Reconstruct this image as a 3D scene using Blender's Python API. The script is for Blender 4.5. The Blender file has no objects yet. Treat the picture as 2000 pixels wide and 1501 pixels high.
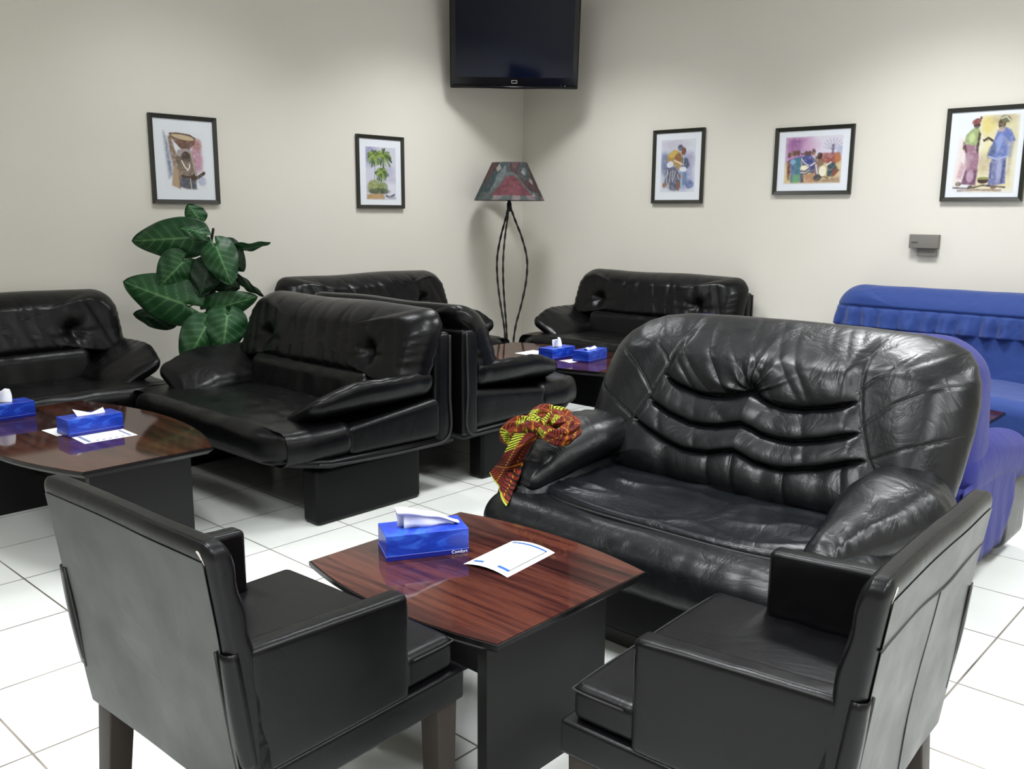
import bpy, math, random
import numpy as np
from mathutils import Vector, Matrix, noise
random.seed(4)
PI = math.pi
SC = bpy.context.scene
COL = SC.collection

# ------------------------------------------------------------------ camera
cam_d = bpy.data.cameras.new('camera')
cam_d.sensor_width = 36.0
cam_d.sensor_fit = 'HORIZONTAL'
cam_d.lens = 1769.293 / 2000 * 36.0
cam_d.clip_start = 0.02
cam = bpy.data.objects.new('camera', cam_d)
COL.objects.link(cam)
RR = Vector((0.73342546, 0.67974225, 0.00612909))
RD = Vector((0.13181881, -0.13337249, -0.98226044))
RF = Vector((-0.66686647, 0.72122275, -0.1874216))
m = Matrix.Identity(4)
for i in range(3):
    m[i][0] = RR[i]; m[i][1] = -RD[i]; m[i][2] = -RF[i]
m[0][3], m[1][3], m[2][3] = 0, 0, 1.3598
cam.matrix_world = m
SC.camera = cam

# ------------------------------------------------------------------ world, view
SC.view_settings.view_transform = 'Standard'
SC.view_settings.look = 'None'
SC.view_settings.gamma = 1.0
SC.view_settings.use_curve_mapping = False
SC.view_settings.exposure = 0.0
w = bpy.data.worlds.new('world'); SC.world = w
w.use_nodes = True
w.node_tree.nodes['Background'].inputs[0].default_value = (0.75, 0.8, 0.85, 1)
w.node_tree.nodes['Background'].inputs[1].default_value = 0.15
LIGHT = 35.5        # watts of one ceiling panel
SPREAD = math.radians(120)
# x, y of the ceiling panels (z is the ceiling)
PANELS = [(-4.3, 4.75, .85), (-1.9, 4.75, 1.15), (.5, 4.75, 1.1), (-1.9, 2.9, .6), (.5, 2.9, .9), (-4.3, 2.9, .40), (-1.9, 1.1, 1.0), (.5, 1.1, 1.2), (-4.3, -.7, .38), (-1.9, -.7, 1.2), (.5, -.7, 1.5), (1.7, 2.0, 1.0)]   # last: relative brightness
CEIL = 3.2
X0, Y1, X2, Y2 = -5.5, 6.07, 2.5, -3.0

# ------------------------------------------------------------------ helpers
def lin(c):
    return tuple((v / 12.92 if v <= .04045 else ((v + .055) / 1.055) ** 2.4) for v in c)
def hexc(h):
    return lin(tuple(int(h[i:i + 2], 16) / 255 for i in (0, 2, 4)))

class G:
    """geometry collector -> one mesh object"""
    def __init__(s): s.v = []; s.f = []; s.mi = []; s.sm = []; s.col = None
    def add(s, v, f, T=None, mi=0, smooth=True):
        o = len(s.v)
        if T is not None: v = [T @ Vector(p) for p in v]
        s.v += [tuple(p) for p in v]
        s.f += [tuple(i + o for i in q) for q in f]
        s.mi += [mi] * len(f); s.sm += [smooth] * len(f)
        return s
    def obj(s, name, mats, parent=None, label=None, cat=None, group=None, kind=None, loc=None, rotz=0):
        me = bpy.data.meshes.new(name)
        me.from_pydata(s.v, [], s.f)
        if not isinstance(mats, (list, tuple)): mats = [mats]
        for q in mats: me.materials.append(q)
        me.polygons.foreach_set('material_index', s.mi)
        me.polygons.foreach_set('use_smooth', s.sm)
        if s.col is not None:
            at = me.color_attributes.new('paint', 'FLOAT_COLOR', 'POINT')
            a = np.ones((len(s.v), 4), dtype=np.float32); a[:, :3] = s.col
            at.data.foreach_set('color', a.ravel())
        me.update()
        o = bpy.data.objects.new(name, me)
        COL.objects.link(o)
        if parent: o.parent = parent
        if loc: o.location = loc
        o.rotation_euler.z = rotz
        tag(o, label, cat, group, kind)
        return o

def tag(o, label=None, cat=None, group=None, kind=None):
    if label: o['label'] = label
    if cat: o['category'] = cat
    if group: o['group'] = group
    if kind: o['kind'] = kind

def thing(name, label, cat, loc=(0, 0, 0), rotz=0, group=None):
    o = bpy.data.objects.new(name, None)
    o.empty_display_size = .1
    COL.objects.link(o)
    o.location = loc; o.rotation_euler.z = rotz
    tag(o, label, cat, group)
    return o

def copy_tree(o, parent=None):
    c = o.copy(); COL.objects.link(c)
    if parent: c.parent = parent
    for ch in list(o.children): copy_tree(ch, c)
    return c

def box(x0, x1, y0, y1, z0, z1):
    v = [(x, y, z) for x in (x0, x1) for y in (y0, y1) for z in (z0, z1)]
    f = [(0, 1, 3, 2), (4, 6, 7, 5), (0, 4, 5, 1), (2, 3, 7, 6), (0, 2, 6, 4), (1, 5, 7, 3)]
    return v, f

def axis_pts(h, r, n, k):
    """coordinates -h..h with k extra steps inside the rounding zone"""
    if r >= h: r = h * .999
    e = [-h + r * (1 - math.tan(PI / 4 * (1 - i / k))) for i in range(k)]
    c = h - r
    midp = [-c + 2 * c * i / n for i in range(n + 1)]
    return e + midp + [-q for q in reversed(e)]

def rbox(c, h, r, n=(6, 6, 6), k=4, fn=None):
    """rounded box centre c, half sizes h, radius r; fn deforms local points"""
    A = [axis_pts(h[i], r, n[i], k) for i in range(3)]
    N = [len(a) - 1 for a in A]
    idx = {}; V = []; F = []
    def vid(i, j, l):
        t = (i, j, l)
        if t in idx: return idx[t]
        p = [A[0][i], A[1][j], A[2][l]]
        q = [max(-(h[a] - min(r, h[a])), min(h[a] - min(r, h[a]), p[a])) for a in range(3)]
        d = [p[a] - q[a] for a in range(3)]
        L = math.sqrt(sum(x * x for x in d))
        if L > 1e-9: p = [q[a] + d[a] / L * min(r, 1e9) for a in range(3)]
        if fn: p = fn(*p)
        idx[t] = len(V); V.append((p[0] + c[0], p[1] + c[1], p[2] + c[2]))
        return idx[t]
    def quad(a, b, c_, d, flip):
        F.append((a, b, c_, d) if not flip else (d, c_, b, a))
    for l, fl in ((0, True), (N[2], False)):
        for i in range(N[0]):
            for j in range(N[1]): quad(vid(i, j, l), vid(i + 1, j, l), vid(i + 1, j + 1, l), vid(i, j + 1, l), fl)
    for j, fl in ((0, False), (N[1], True)):
        for i in range(N[0]):
            for l in range(N[2]): quad(vid(i, j, l), vid(i + 1, j, l), vid(i + 1, j, l + 1), vid(i, j, l + 1), fl)
    for i, fl in ((0, True), (N[0], False)):
        for j in range(N[1]):
            for l in range(N[2]): quad(vid(i, j, l), vid(i, j + 1, l), vid(i, j + 1, l + 1), vid(i, j, l + 1), fl)
    return V, F

def tube(path, rad, n=8, cap=True):
    P = [Vector(p) for p in path]
    if not hasattr(rad, '__len__'): rad = [rad] * len(P)
    V = []; F = []
    up = Vector((0, 0, 1))
    prev = None
    for i, p in enumerate(P):
        t = (P[min(i + 1, len(P) - 1)] - P[max(i - 1, 0)]).normalized()
        if prev is None:
            a = t.cross(up)
            if a.length < .1: a = t.cross(Vector((1, 0, 0)))
            a.normalize()
        else:
            a = (prev - t * prev.dot(t)).normalized()
        prev = a
        b = t.cross(a)
        for q in range(n):
            th = 2 * PI * q / n
            V.append(tuple(p + (a * math.cos(th) + b * math.sin(th)) * rad[i]))
    for i in range(len(P) - 1):
        for q in range(n):
            F.append((i * n + q, i * n + (q + 1) % n, (i + 1) * n + (q + 1) % n, (i + 1) * n + q))
    if cap:
        F.append(tuple(reversed(range(n)))); F.append(tuple((len(P) - 1) * n + q for q in range(n)))
    return V, F

def spline(pts, n=10):
    P = [Vector(p) for p in pts]; out = []
    for i in range(len(P) - 1):
        p0 = P[max(i - 1, 0)]; p1 = P[i]; p2 = P[i + 1]; p3 = P[min(i + 2, len(P) - 1)]
        for k in range(n):
            t = k / n
            out.append(.5 * ((2 * p1) + (-p0 + p2) * t + (2 * p0 - 5 * p1 + 4 * p2 - p3) * t * t + (-p0 + 3 * p1 - 3 * p2 + p3) * t ** 3))
    out.append(P[-1]); return out

def prism(poly, z0, z1, bev=0.0):
    """extrude an xy polygon; bev insets the top and bottom edges"""
    n = len(poly)
    cx = sum(p[0] for p in poly) / n; cy = sum(p[1] for p in poly) / n
    def ring(z, ins):
        o = []
        for i in range(n):
            a = Vector(poly[i - 1]); b = Vector(poly[i]); c = Vector(poly[(i + 1) % n])
            e1 = (b - a).normalized(); e2 = (c - b).normalized()
            n1 = Vector((-e1.y, e1.x)); n2 = Vector((-e2.y, e2.x))
            nn = (n1 + n2); d = max(.3, nn.length_squared / 2)
            q = b + nn * (ins / d)
            o.append((q.x, q.y, z))
        return o
    R = [ring(z0, bev), ring(z0 + bev, 0), ring(z1 - bev, 0), ring(z1, bev)] if bev else [ring(z0, 0), ring(z1, 0)]
    V = sum(R, []); F = []
    for r in range(len(R) - 1):
        for i in range(n):
            j = (i + 1) % n
            F.append((r * n + i, r * n + j, (r + 1) * n + j, (r + 1) * n + i))
    F.append(tuple(reversed(range(n)))); F.append(tuple((len(R) - 1) * n + i for i in range(n)))
    return V, F

def interp(x, pts):
    if x <= pts[0][0]: return pts[0][1]
    for (a, b), (c, d) in zip(pts, pts[1:]):
        if x <= c:
            t = (x - a) / (c - a); return b + (d - b) * t
    return pts[-1][1]
def sstep(a, b, x):
    t = max(0, min(1, (x - a) / (b - a))); return t * t * (3 - 2 * t)
def gz(x, s): return math.exp(-(x / s) ** 2)
def nz(x, y, z=0.0): return noise.noise(Vector((x, y, z)))
def ridge(x, y, z=0.0):
    return (1 - abs(nz(x, y, z)) * 2.2)

def pillow(outline, front, back, N=60, M=None, er=.10, fn=None):
    """outline(s) s in 0..1 closed curve in (x,z); thickness front/back; rings concentric around the centre"""
    M = M or N * 4
    ring = [outline(i / M) for i in range(M)]
    cx = sum(p[0] for p in ring) / M; cz = sum(p[1] for p in ring) / M
    V = []; F = []
    K = N
    dist = []
    for i in range(M):
        a, b = ring[i - 2], ring[(i + 2) % M]; tx, tz = b[0] - a[0], b[1] - a[1]; l_ = math.hypot(tx, tz) + 1e-9
        dist.append(abs((ring[i][0] - cx) * tz / l_ - (ring[i][1] - cz) * tx / l_))
    ms = [math.sin(PI / 2 * (i / K)) for i in range(K + 1)]
    def side(sgn, th):
        rows = []
        for i in range(K, 0, -1) if sgn < 0 else range(K - 1, 0, -1):
            mm = ms[i]; row = []
            for k_, p in enumerate(ring):
                x = cx + (p[0] - cx) * mm; z = cz + (p[1] - cz) * mm
                dd = min(1, (1 - mm) * dist[k_] / er); t = math.sqrt(max(0, 1 - (1 - dd) ** 2)) * (.86 + .14 * min(1, (1 - mm) * 2.2))
                y = sgn * th * t
                q = (x, y, z)
                if fn: q = fn(x, y, z, sgn, mm)
                row.append(len(V)); V.append(q)
            rows.append(row)
        q = (cx, sgn * th, cz)
        if fn: q = fn(*q, sgn, 0)
        c = len(V); V.append(q)
        return rows, c
    fr, fc = side(-1, front)
    bk, bc = side(1, back)
    def stitch(rows, c, flip):
        for a, b in zip(rows, rows[1:]):
            for i in range(M):
                j = (i + 1) % M
                q = (a[i], a[j], b[j], b[i]); F.append(q if not flip else q[::-1])
        a = rows[-1]
        for i in range(M):
            q = (a[i], a[(i + 1) % M], c); F.append(q if not flip else q[::-1])
    stitch(fr, fc, False)
    stitch([fr[0]] + bk, bc, True)
    return V, F

def rrect(x0, x1, z0, z1, rb, rt):
    """outline function of a rounded rectangle, counter-clockwise from the bottom left"""
    pts = []
    def arc(cx, cz, r, a0):
        for i in range(13):
            a = a0 + PI / 2 * i / 12
            pts.append((cx + r * math.cos(a), cz + r * math.sin(a)))
    arc(x0 + rb, z0 + rb, rb, PI); arc(x1 - rb, z0 + rb, rb, 1.5 * PI); arc(x1 - rt, z1 - rt, rt, 0); arc(x0 + rt, z1 - rt, rt, .5 * PI)
    return polyline(pts)
def polyline(pts):
    L = [0]
    n = len(pts)
    for i in range(n):
        a, b = pts[i], pts[(i + 1) % n]; L.append(L[-1] + math.hypot(b[0] - a[0], b[1] - a[1]))
    def f(s):
        d = (s % 1) * L[-1]
        lo = 0
        for i in range(n):
            if L[i + 1] >= d: lo = i; break
        a, b = pts[lo], pts[(lo + 1) % n]; t = (d - L[lo]) / max(1e-9, L[lo + 1] - L[lo])
        return (a[0] + (b[0] - a[0]) * t, a[1] + (b[1] - a[1]) * t)
    return f

# ------------------------------------------------------------------ materials
def mat(name, col=(.5, .5, .5), rough=.5, spec=.5, metal=0, emit=None, coat=0):
    mt = bpy.data.materials.new(name); mt.use_nodes = True
    b = mt.node_tree.nodes['Principled BSDF']
    b.inputs['Base Color'].default_value = (*col, 1)
    b.inputs['Roughness'].default_value = rough
    b.inputs['Specular IOR Level'].default_value = spec
    b.inputs['Metallic'].default_value = metal
    b.inputs['Coat Weight'].default_value = coat
    if emit:
        b.inputs['Emission Color'].default_value = (*emit[0], 1); b.inputs['Emission Strength'].default_value = emit[1]
    return mt
class NT:
    def __init__(s, mt): s.t = mt.node_tree; s.b = s.t.nodes['Principled BSDF']
    def n(s, typ, **kw):
        q = s.t.nodes.new(typ)
        for k, v in kw.items():
            if k.startswith('i_'):
                q.inputs[k[2:].replace('_', ' ')].default_value = v
            else: setattr(q, k, v)
        return q
    def l(s, a, b): s.t.links.new(a, b)
    def obj(s, scale=(1, 1, 1), loc=(0, 0, 0)):
        c = s.n('ShaderNodeTexCoord'); mp = s.n('ShaderNodeMapping')
        mp.inputs['Scale'].default_value = scale; mp.inputs['Location'].default_value = loc
        s.l(c.outputs['Object'], mp.inputs[0]); return mp.outputs[0]
    def noise(s, vec, scale, detail=3, rough=.5, dist=0):
        q = s.n('ShaderNodeTexNoise'); q.inputs['Scale'].default_value = scale
        q.inputs['Detail'].default_value = detail; q.inputs['Roughness'].default_value = rough; q.inputs['Distortion'].default_value = dist
        s.l(vec, q.inputs['Vector']); return q.outputs['Fac']
    def math(s, op, a, b=None, c=None):
        q = s.n('ShaderNodeMath', operation=op)
        for i, v in enumerate((a, b, c)):
            if v is None: continue
            if isinstance(v, (int, float)): q.inputs[i].default_value = v
            else: s.l(v, q.inputs[i])
        return q.outputs[0]
    def ramp(s, fac, stops, interp='LINEAR'):
        q = s.n('ShaderNodeValToRGB'); q.color_ramp.interpolation = interp
        e = q.color_ramp.elements
        while len(e) < len(stops): e.new(.5)
        for i, (p, c) in enumerate(stops):
            e[i].position = p; e[i].color = (*c, 1)
        s.l(fac, q.inputs[0]); return q.outputs[0]
    def bump(s, h, strength, dist=.01, prev=None):
        q = s.n('ShaderNodeBump'); q.inputs['Strength'].default_value = strength; q.inputs['Distance'].default_value = dist
        s.l(h, q.inputs['Height'])
        if prev is not None: s.l(prev, q.inputs['Normal'])
        return q.outputs[0]

def leather(name, col, rough, wr=.5, grain=.25, wscale=(9, 9, 3), spec=.5):
    mt = mat(name, col, rough, spec); t = NT(mt)
    v = t.obj()
    g = t.n('ShaderNodeTexVoronoi'); g.inputs['Scale'].default_value = 260; t.l(v, g.inputs['Vector'])
    b1 = t.bump(g.outputs['Distance'], grain, .0015)
    v2 = t.obj(wscale)
    n2 = t.noise(v2, 1.0, 4, .55, .8)
    r2 = t.math('ABSOLUTE', t.math('SUBTRACT', n2, .5))
    b2 = t.bump(t.math('POWER', r2, .7), wr, .02, b1)
    n3 = t.noise(v, 5.0, 3, .5)
    b3 = t.bump(n3, wr * .5, .03, b2)
    t.l(b3, t.b.inputs['Normal'])
    rr = t.math('MULTIPLY_ADD', t.noise(v, 14, 4), .18, rough - .09)
    t.l(rr, t.b.inputs['Roughness'])
    return mt

M = {}
M['leather'] = leather('black_leather', (.0024, .0024, .0029), .31, .10, .05, (7, 7, 3), .20)
M['leather_big'] = leather('charcoal_leather', (.0040, .0044, .0052), .33, .16, .06, (8, 8, 4), .27)
M['leather_seat'] = leather('worn_leather', (.0045, .0055, .007), .33, .35, .08, (5, 4, 5), .30)
M['vinyl'] = leather('black_vinyl', (.0022, .0022, .0027), .32, .06, .04, (4, 4, 4), .20)
M['vinyl_back_lit'] = leather('black_vinyl_lit', (.0032, .0034, .0034), .40, .05, .05, (3, 3, 3), .42)  # black vinyl again, lightened to paint in the light on the chair backs
M['seam'] = mat('seam_black', (.004, .004, .004), .6)
M['base_black'] = mat('black_base', (.0020, .0020, .0024), .40, .16)
M['leg_wood'] = mat('leg_wood', hexc('29221d'), .5, .25)
M['panel'] = mat('panel_black', (.0045, .005, .005), .42, .28)
M['edge'] = mat('table_edge', (.004, .004, .004), .22, .3)

# wall
M['wall'] = mat('wall_paint', hexc('dcd8ce'), .75, .3); t = NT(M['wall'])
t.l(t.bump(t.noise(t.obj(), 90, 3), .08, .004), t.b.inputs['Normal'])
cc = t.ramp(t.noise(t.obj(), .9, 3), [(.3, hexc('dad6cc')), (.7, hexc('dfdbd2'))]); t.l(cc, t.b.inputs['Base Color'])
M['ceiling'] = mat('ceiling_tile', hexc('c8c6c0'), .9, .2)
# floor tiles 0.4 m
M['floor'] = mat('floor_tile', hexc('d8dad6'), .22, .4); t = NT(M['floor'])
c = t.n('ShaderNodeTexCoord'); sx = t.n('ShaderNodeSeparateXYZ'); t.l(c.outputs['Object'], sx.inputs[0])
def line(axis, off, wd):
    f = t.math('FRACT', t.math('DIVIDE', t.math('ADD', sx.outputs[axis], 40 - off), .4))
    return t.math('LESS_THAN', t.math('ABSOLUTE', t.math('SUBTRACT', f, .5)), .5), t.math('LESS_THAN', t.math('SUBTRACT', .5, t.math('ABSOLUTE', t.math('SUBTRACT', f, .5))), wd / .4)
_, lx = line(0, .0963, .0030)
_, ly = line(1, .3069, .0030)
gr = t.math('MAXIMUM', lx, ly)
nf = t.noise(c.outputs['Object'], 3.1, 4)
tile_c = t.ramp(t.noise(c.outputs['Object'], 2.2, 5), [(.3, hexc('d2d5d1')), (.7, hexc('dcdedb'))])
gr_c = t.ramp(nf, [(.35, hexc('8c857c')), (.65, hexc('4e4740'))])
mx = t.n('ShaderNodeMix', data_type='RGBA'); t.l(gr, mx.inputs[0]); t.l(tile_c, mx.inputs[6]); t.l(gr_c, mx.inputs[7])
t.l(mx.outputs[2], t.b.inputs['Base Color'])
t.l(t.math('MULTIPLY_ADD', gr, .5, .22), t.b.inputs['Roughness'])
t.l(t.bump(t.math('MULTIPLY', gr, -1.0), .3, .002), t.b.inputs['Normal'])

def wood(name, dark, mid, hi, axis_scale, rough=.06):
    mt = mat(name, mid, rough, .5); t = NT(mt)
    v = t.obj(axis_scale)
    a = t.noise(v, 1.0, 5, .62, .4)
    v2 = t.obj(tuple(q * 3.6 for q in axis_scale), (3, 1, 0))
    b = t.noise(v2, 1.0, 4, .6)
    f = t.math('ADD', t.math('MULTIPLY', a, .72), t.math('MULTIPLY', b, .28))
    t.l(t.ramp(f, [(.36, dark), (.48, mid), (.57, hi), (.66, mid)]), t.b.inputs['Base Color'])
    return mt
M['wood'] = wood('mahogany', hexc('180d0c'), hexc('331917'), hexc('4e2a21'), (.9, 17, 1))
M['wood2'] = wood('mahogany_dark', hexc('1c0f0d'), hexc('321a15'), hexc('4a2a1f'), (.8, 12, 1))

def tissue_blue():
    mt = mat('tissue_box_card', hexc('1c46c8'), .3, .5); t = NT(mt)
    v = t.obj((6, 6, 24))
    f = t.noise(v, 1.0, 4, .6, 2.2)
    t.l(t.ramp(f, [(.3, hexc('0a2888')), (.5, hexc('1238b0')), (.66, hexc('3060d0'))]), t.b.inputs['Base Color'])
    return mt
M['tbox'] = tissue_blue()
M['tband'] = mat('tissue_band', hexc('101c80'), .3)
M['tline'] = mat('tissue_line', hexc('6f83d8'), .4)
M['tissue'] = mat('tissue_white', (.86, .87, .90), .9, .1)
M['scuff'] = mat('worn_scuff', hexc('b9b4ac'), .8, .2)
M['paper'] = mat('paper_white', (.80, .80, .80), .8, .1)
M['pblue'] = mat('paper_blue_print', hexc('2c569a'), .8, .1)
M['pgrey'] = mat('paper_grey_print', hexc('7c84a8'), .8, .1)
M['frame'] = mat('frame_dark', hexc('26261f'), .35)
M['mount'] = mat('picture_mount', hexc('dfe3ea'), .7, .2)
M['tvb'] = mat('tv_bezel', (.003, .003, .004), .15, .25)
M['tvs'] = mat('tv_screen', hexc('0a0f20'), .06, .16)
M['silver'] = mat('silver', (.7, .7, .72), .25, .5, 1)
M['iron'] = mat('wrought_iron', (.012, .011, .010), .55)
M['grey'] = mat('grey_plastic', hexc('77746e'), .6)
M['greyd'] = mat('grey_dark', hexc('4a4440'), .6)
M['pot'] = mat('pot_black', (.02, .018, .016), .5)
M['pole'] = mat('moss_pole', hexc('2a241a'), .9)
M['stem'] = mat('stem_green', hexc('2c4a22'), .5)
M['lampin'] = mat('panel_light', (.9, .9, .9), .5, emit=((.93, .98, 1.0), LIGHT))
M['whitem'] = mat('white_metal', (.75, .75, .75), .4)
def painted(name, rough=.6, spec=.3, weave=False):
    mt = mat(name, (.5, .5, .5), rough, spec); t = NT(mt)
    a = t.n('ShaderNodeAttribute', attribute_name='paint'); t.l(a.outputs['Color'], t.b.inputs['Base Color'])
    if weave: t.l(t.bump(t.noise(t.obj(), 300, 2), .3, .002), t.b.inputs['Normal'])
    return mt
M['art'] = painted('watercolour_paint', .35, .4)
M['kente'] = painted('kente_print', .75, .2, True)
M['shade'] = painted('lampshade_paint', .8, .2, True)
M['leaf'] = painted('leaf_green', .42, .3)
def cloth(name, col, rough=.7, sh=.2):
    mt = mat(name, col, rough, .25); t = NT(mt)
    t.b.inputs['Sheen Weight'].default_value = sh
    v = t.obj((5, 5, 5))
    b1 = t.bump(t.noise(t.obj(), 6, 4, .5, .6), .35, .03)
    t.l(t.bump(t.noise(t.obj(), 400, 2), .2, .001, b1), t.b.inputs['Normal'])
    return mt
M['blue_far'] = cloth('royal_blue_cover', hexc('1a3472'))
M['blue_near'] = cloth('violet_blue_cover', hexc('1f2266'), .75, .05)

# ------------------------------------------------------------------ room
def struct(name, x0, x1, y0, y1, z0, z1, mt):
    return G().add(*box(x0, x1, y0, y1, z0, z1), smooth=False).obj(name, mt, kind='structure')
struct('floor', X0 - .1, X2 + .1, Y2 - .1, Y1 + .1, -.1, 0, M['floor'])
struct('ceiling', X0 - .1, X2 + .1, Y2 - .1, Y1 + .1, CEIL, CEIL + .1, M['ceiling'])
struct('wall_left', X0 - .1, X0, Y2 - .1, Y1 + .1, 0, CEIL, M['wall'])
struct('wall_back', X0, X2 + .1, Y1, Y1 + .1, 0, CEIL, M['wall'])
struct('wall_right', X2, X2 + .1, Y2 - .1, Y1, 0, CEIL, M['wall'])
struct('wall_front', X0, X2, Y2 - .1, Y2, 0, CEIL, M['wall'])
for i, (x, y, k_) in enumerate(PANELS):
    pm = mat('panel_light', (.9, .9, .9), .5, emit=((.96, .98, 1.0), 6.0 * k_))
    ld = bpy.data.lights.new('panel_lamp', 'AREA'); ld.shape = 'SQUARE'; ld.size = .56; ld.energy = LIGHT * k_; ld.spread = SPREAD; ld.color = (.96, .985, 1.0)
    lo = bpy.data.objects.new('panel_lamp', ld); COL.objects.link(lo); lo.location = (0, 0, -.014)
    r = thing('ceiling_light', 'square white ceiling light panel', 'ceiling light', (x, y, CEIL), 0, 'ceiling light panels')
    lo.parent = r
    G().add(*box(-.29, .29, -.29, .29, -.012, -.004), smooth=False).obj('diffuser', pm, r)
    g = G()
    for a in ((-.32, .32, -.32, -.29), (-.32, .32, .29, .32), (-.32, -.29, -.29, .29), (.29, .32, -.29, .29)):
        g.add(*box(*a, -.02, 0), smooth=False)
    g.obj('frame', M['whitem'], r)

# ------------------------------------------------------------------ loveseats (two-seater, wing-like arm pads)
def make_loveseat(W=.78, seed=0, tufts=(-.46, .46)):
    root = thing('loveseat', None, 'sofa')
    b, L = M['leather'], M['leather']
    s0 = seed * 7.3
    for s in (-1, 1):
        def legfn(x, y, z): return (x, y, z)
        G().add(*rbox((s * (W - .11), -.47, .128), (.06, .30, .128), .022, (1, 4, 2), 3)).obj('side_leg', M['base_black'], root)
    # base shell: tray with rounded front corners and a rim
    poly = []
    r = .23
    for i in range(9):
        a = PI + PI / 2 * i / 8; poly.append((-W + r + r * math.cos(a), -.95 + r + r * math.sin(a)))
    for i in range(9):
        a = 1.5 * PI + PI / 2 * i / 8; poly.append((W - r + r * math.cos(a), -.95 + r + r * math.sin(a)))
    poly += [(W, 0), (-W, 0)]
    g = G(); v, f = prism(poly, .245, .285, .012)
    v = [(x, y, z + .045 * sstep(-.55, -.95, y)) for x, y, z in v]
    g.add(v, f)
    g.obj('base_tray', b, root)
    # back shell
    g = G().add(*rbox((0, -.055, .52), (W, .055, .275), .03, (8, 1, 4), 4))
    g.obj('back_shell', b, root)
    for s in (-1, 1):
        g = G(); g.add(*tube(spline([(s * W, -.02, .78), (s * (W + .004), -.025, .5), (s * (W + .002), -.03, .29), (s * (W + .002), -.2, .262), (s * (W + .002), -.6, .272), (s * (W - .01), -.78, .29)], 8), .007, 6)); g.obj('piping', M['seam'], root)
    # side panels
    for s in (-1, 1):
        def fn(x, y, z, s=s): return (x, y, z * (1 + .22 * (y / .28)) + .012 * (y / .28))
        G().add(*rbox((s * (W - .065), -.345, .375), (.065, .275, .085), .035, (2, 8, 4), 4, fn)).obj('side_panel', L, root)
    # seat cushion with a rolled front that wraps round the sides
    def sfn(x, y, z):
        bulge = .02 * (1 - (x / W) ** 2) * sstep(-.2, .3, z * 10)
        wr = .005 * nz(x * 9 + s0, y * 3) * (1 if z > 0 else 0) + .004 * max(0, ridge(x * 5 + s0, y * 14, 3)) * sstep(.02, .05, z)
        y2 = y
        if abs(x) > W - .22 and y > -.12: pass
        corner = sstep(W - .2, W, abs(x))
        return (x * (1 - .055 * sstep(0, -.2, y)), y2 + (.07 * corner if y < -.15 else 0), z + bulge + wr)
    g = G().add(*rbox((0, -.775, .365), (W, .205, .075), .068, (40, 12, 3), 6, sfn))
    g.add(*rbox((0, -.42, .365), (W - .13, .25, .066), .04, (50, 24, 2), 3, sfn))
    g.obj('seat_cushion', L, root)
    # lumbar cushion
    def lfn(x, y, z):
        return (x, y + .25 * z + .006 * nz(x * 12 + s0, z * 3) * (y < 0), z)
    G().add(*rbox((0, -.27, .50), (W - .26, .10, .10), .05, (40, 3, 6), 5, lfn)).obj('lumbar_cushion', L, root)
    # upper back cushion
    def bfn(x, y, z, sg, mm):
        d = 0
        if sg < 0:
            for tx in tufts:
                dx = x - tx; dz = z - .685; r = math.hypot(dx, dz)
                d += .055 * gz(r, .05)
                th = math.atan2(dz, dx)
                d += .007 * math.cos(9 * th + 1.5 * nz(th * 2, s0)) * sstep(.01, .05, r) * math.exp(-r / .09)
            d -= .02 * math.cos(x / W * PI / 2)
            env = 1 - mm ** 6
            d += .009 * env * max(0, ridge(x * 9 + z * 3.0 + s0, z * 1.6, 2.1)) ** 2
            d += .006 * env * nz(x * 3.2 + s0, z * 2, 5)
        if abs(x) > W - .12: d += .004 * math.sin(z * 130 + nz(x * 8, z * 8, s0) * 5) * sstep(W - .12, W - .04, abs(x))
        return (x, y + d - .185 + (z - .55) * .40, z + .008 * nz(x * 2.2, s0))
    G().add(*pillow(rrect(-W, W, .535, .905, .07, .13), .15, .070, 44, 260, .10, bfn)).obj('back_cushion', L, root)
    # arm pads: flattened wedges sloping inwards and drooping at the front
    for s in (-1, 1):
        def afn(x, y, z, s=s):
            u = (y + .335) / .67              # 0 front .. 1 rear
            z2 = z * (.62 + .38 * sstep(0, .35, u))
            o = x * s                        # + outer
            drop = -.060 * (1 - sstep(-.15, .42, u))
            z2 += drop + .40 * o - .012
            x2 = x * (.80 + .20 * math.sin(PI * min(1, u * 1.15) * .9 + .1))
            z2 += .004 * math.sin(y * 75 + nz(x * 10, y * 6, s0) * 4) * sstep(.02, .05, abs(x)) * (.4 if z > 0 else 0)
            z2 += .012 * math.cos(x / .19 * PI / 2) * (z > 0)
            return (x2 - s * .05 * (1 - u) ** 1.6, y, z2)
        G().add(*rbox((s * (W - .15), -.445, .515), (.185, .335, .056), .052, (10, 30, 1), 6, afn)).obj('arm_pad', L, root)
    return root

love = make_loveseat()
LOVES = [
    # x, y of the middle of the back, rotation, label
    (-3.875, 2.965, 0, 'black leather loveseat in the middle, shiny arm pad, back to back with another'),
    (-3.785, 3.03, PI, 'black leather loveseat facing away, seen from behind beyond the middle loveseat'),
    (-5.46, 4.18, PI / 2, 'black leather loveseat against the left wall, behind the two back-to-back loveseats'),
    (-5.46, 1.59, PI / 2, 'black leather loveseat at the left picture edge beside the potted plant'),
    (-3.91, 5.99, 0, 'black leather loveseat against the back wall beside the floor lamp'),
]
for i, (x, y, rz, lb) in enumerate(LOVES):
    o = love if i == 0 else copy_tree(love)
    o.location = (x, y, 0); o.rotation_euler.z = rz
    o['label'] = lb; o['group'] = 'black leather loveseats'
    if i in (0, 1): o.scale.x = (.955, .85)[i]
    if i == 3: o.scale.y = .94

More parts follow.
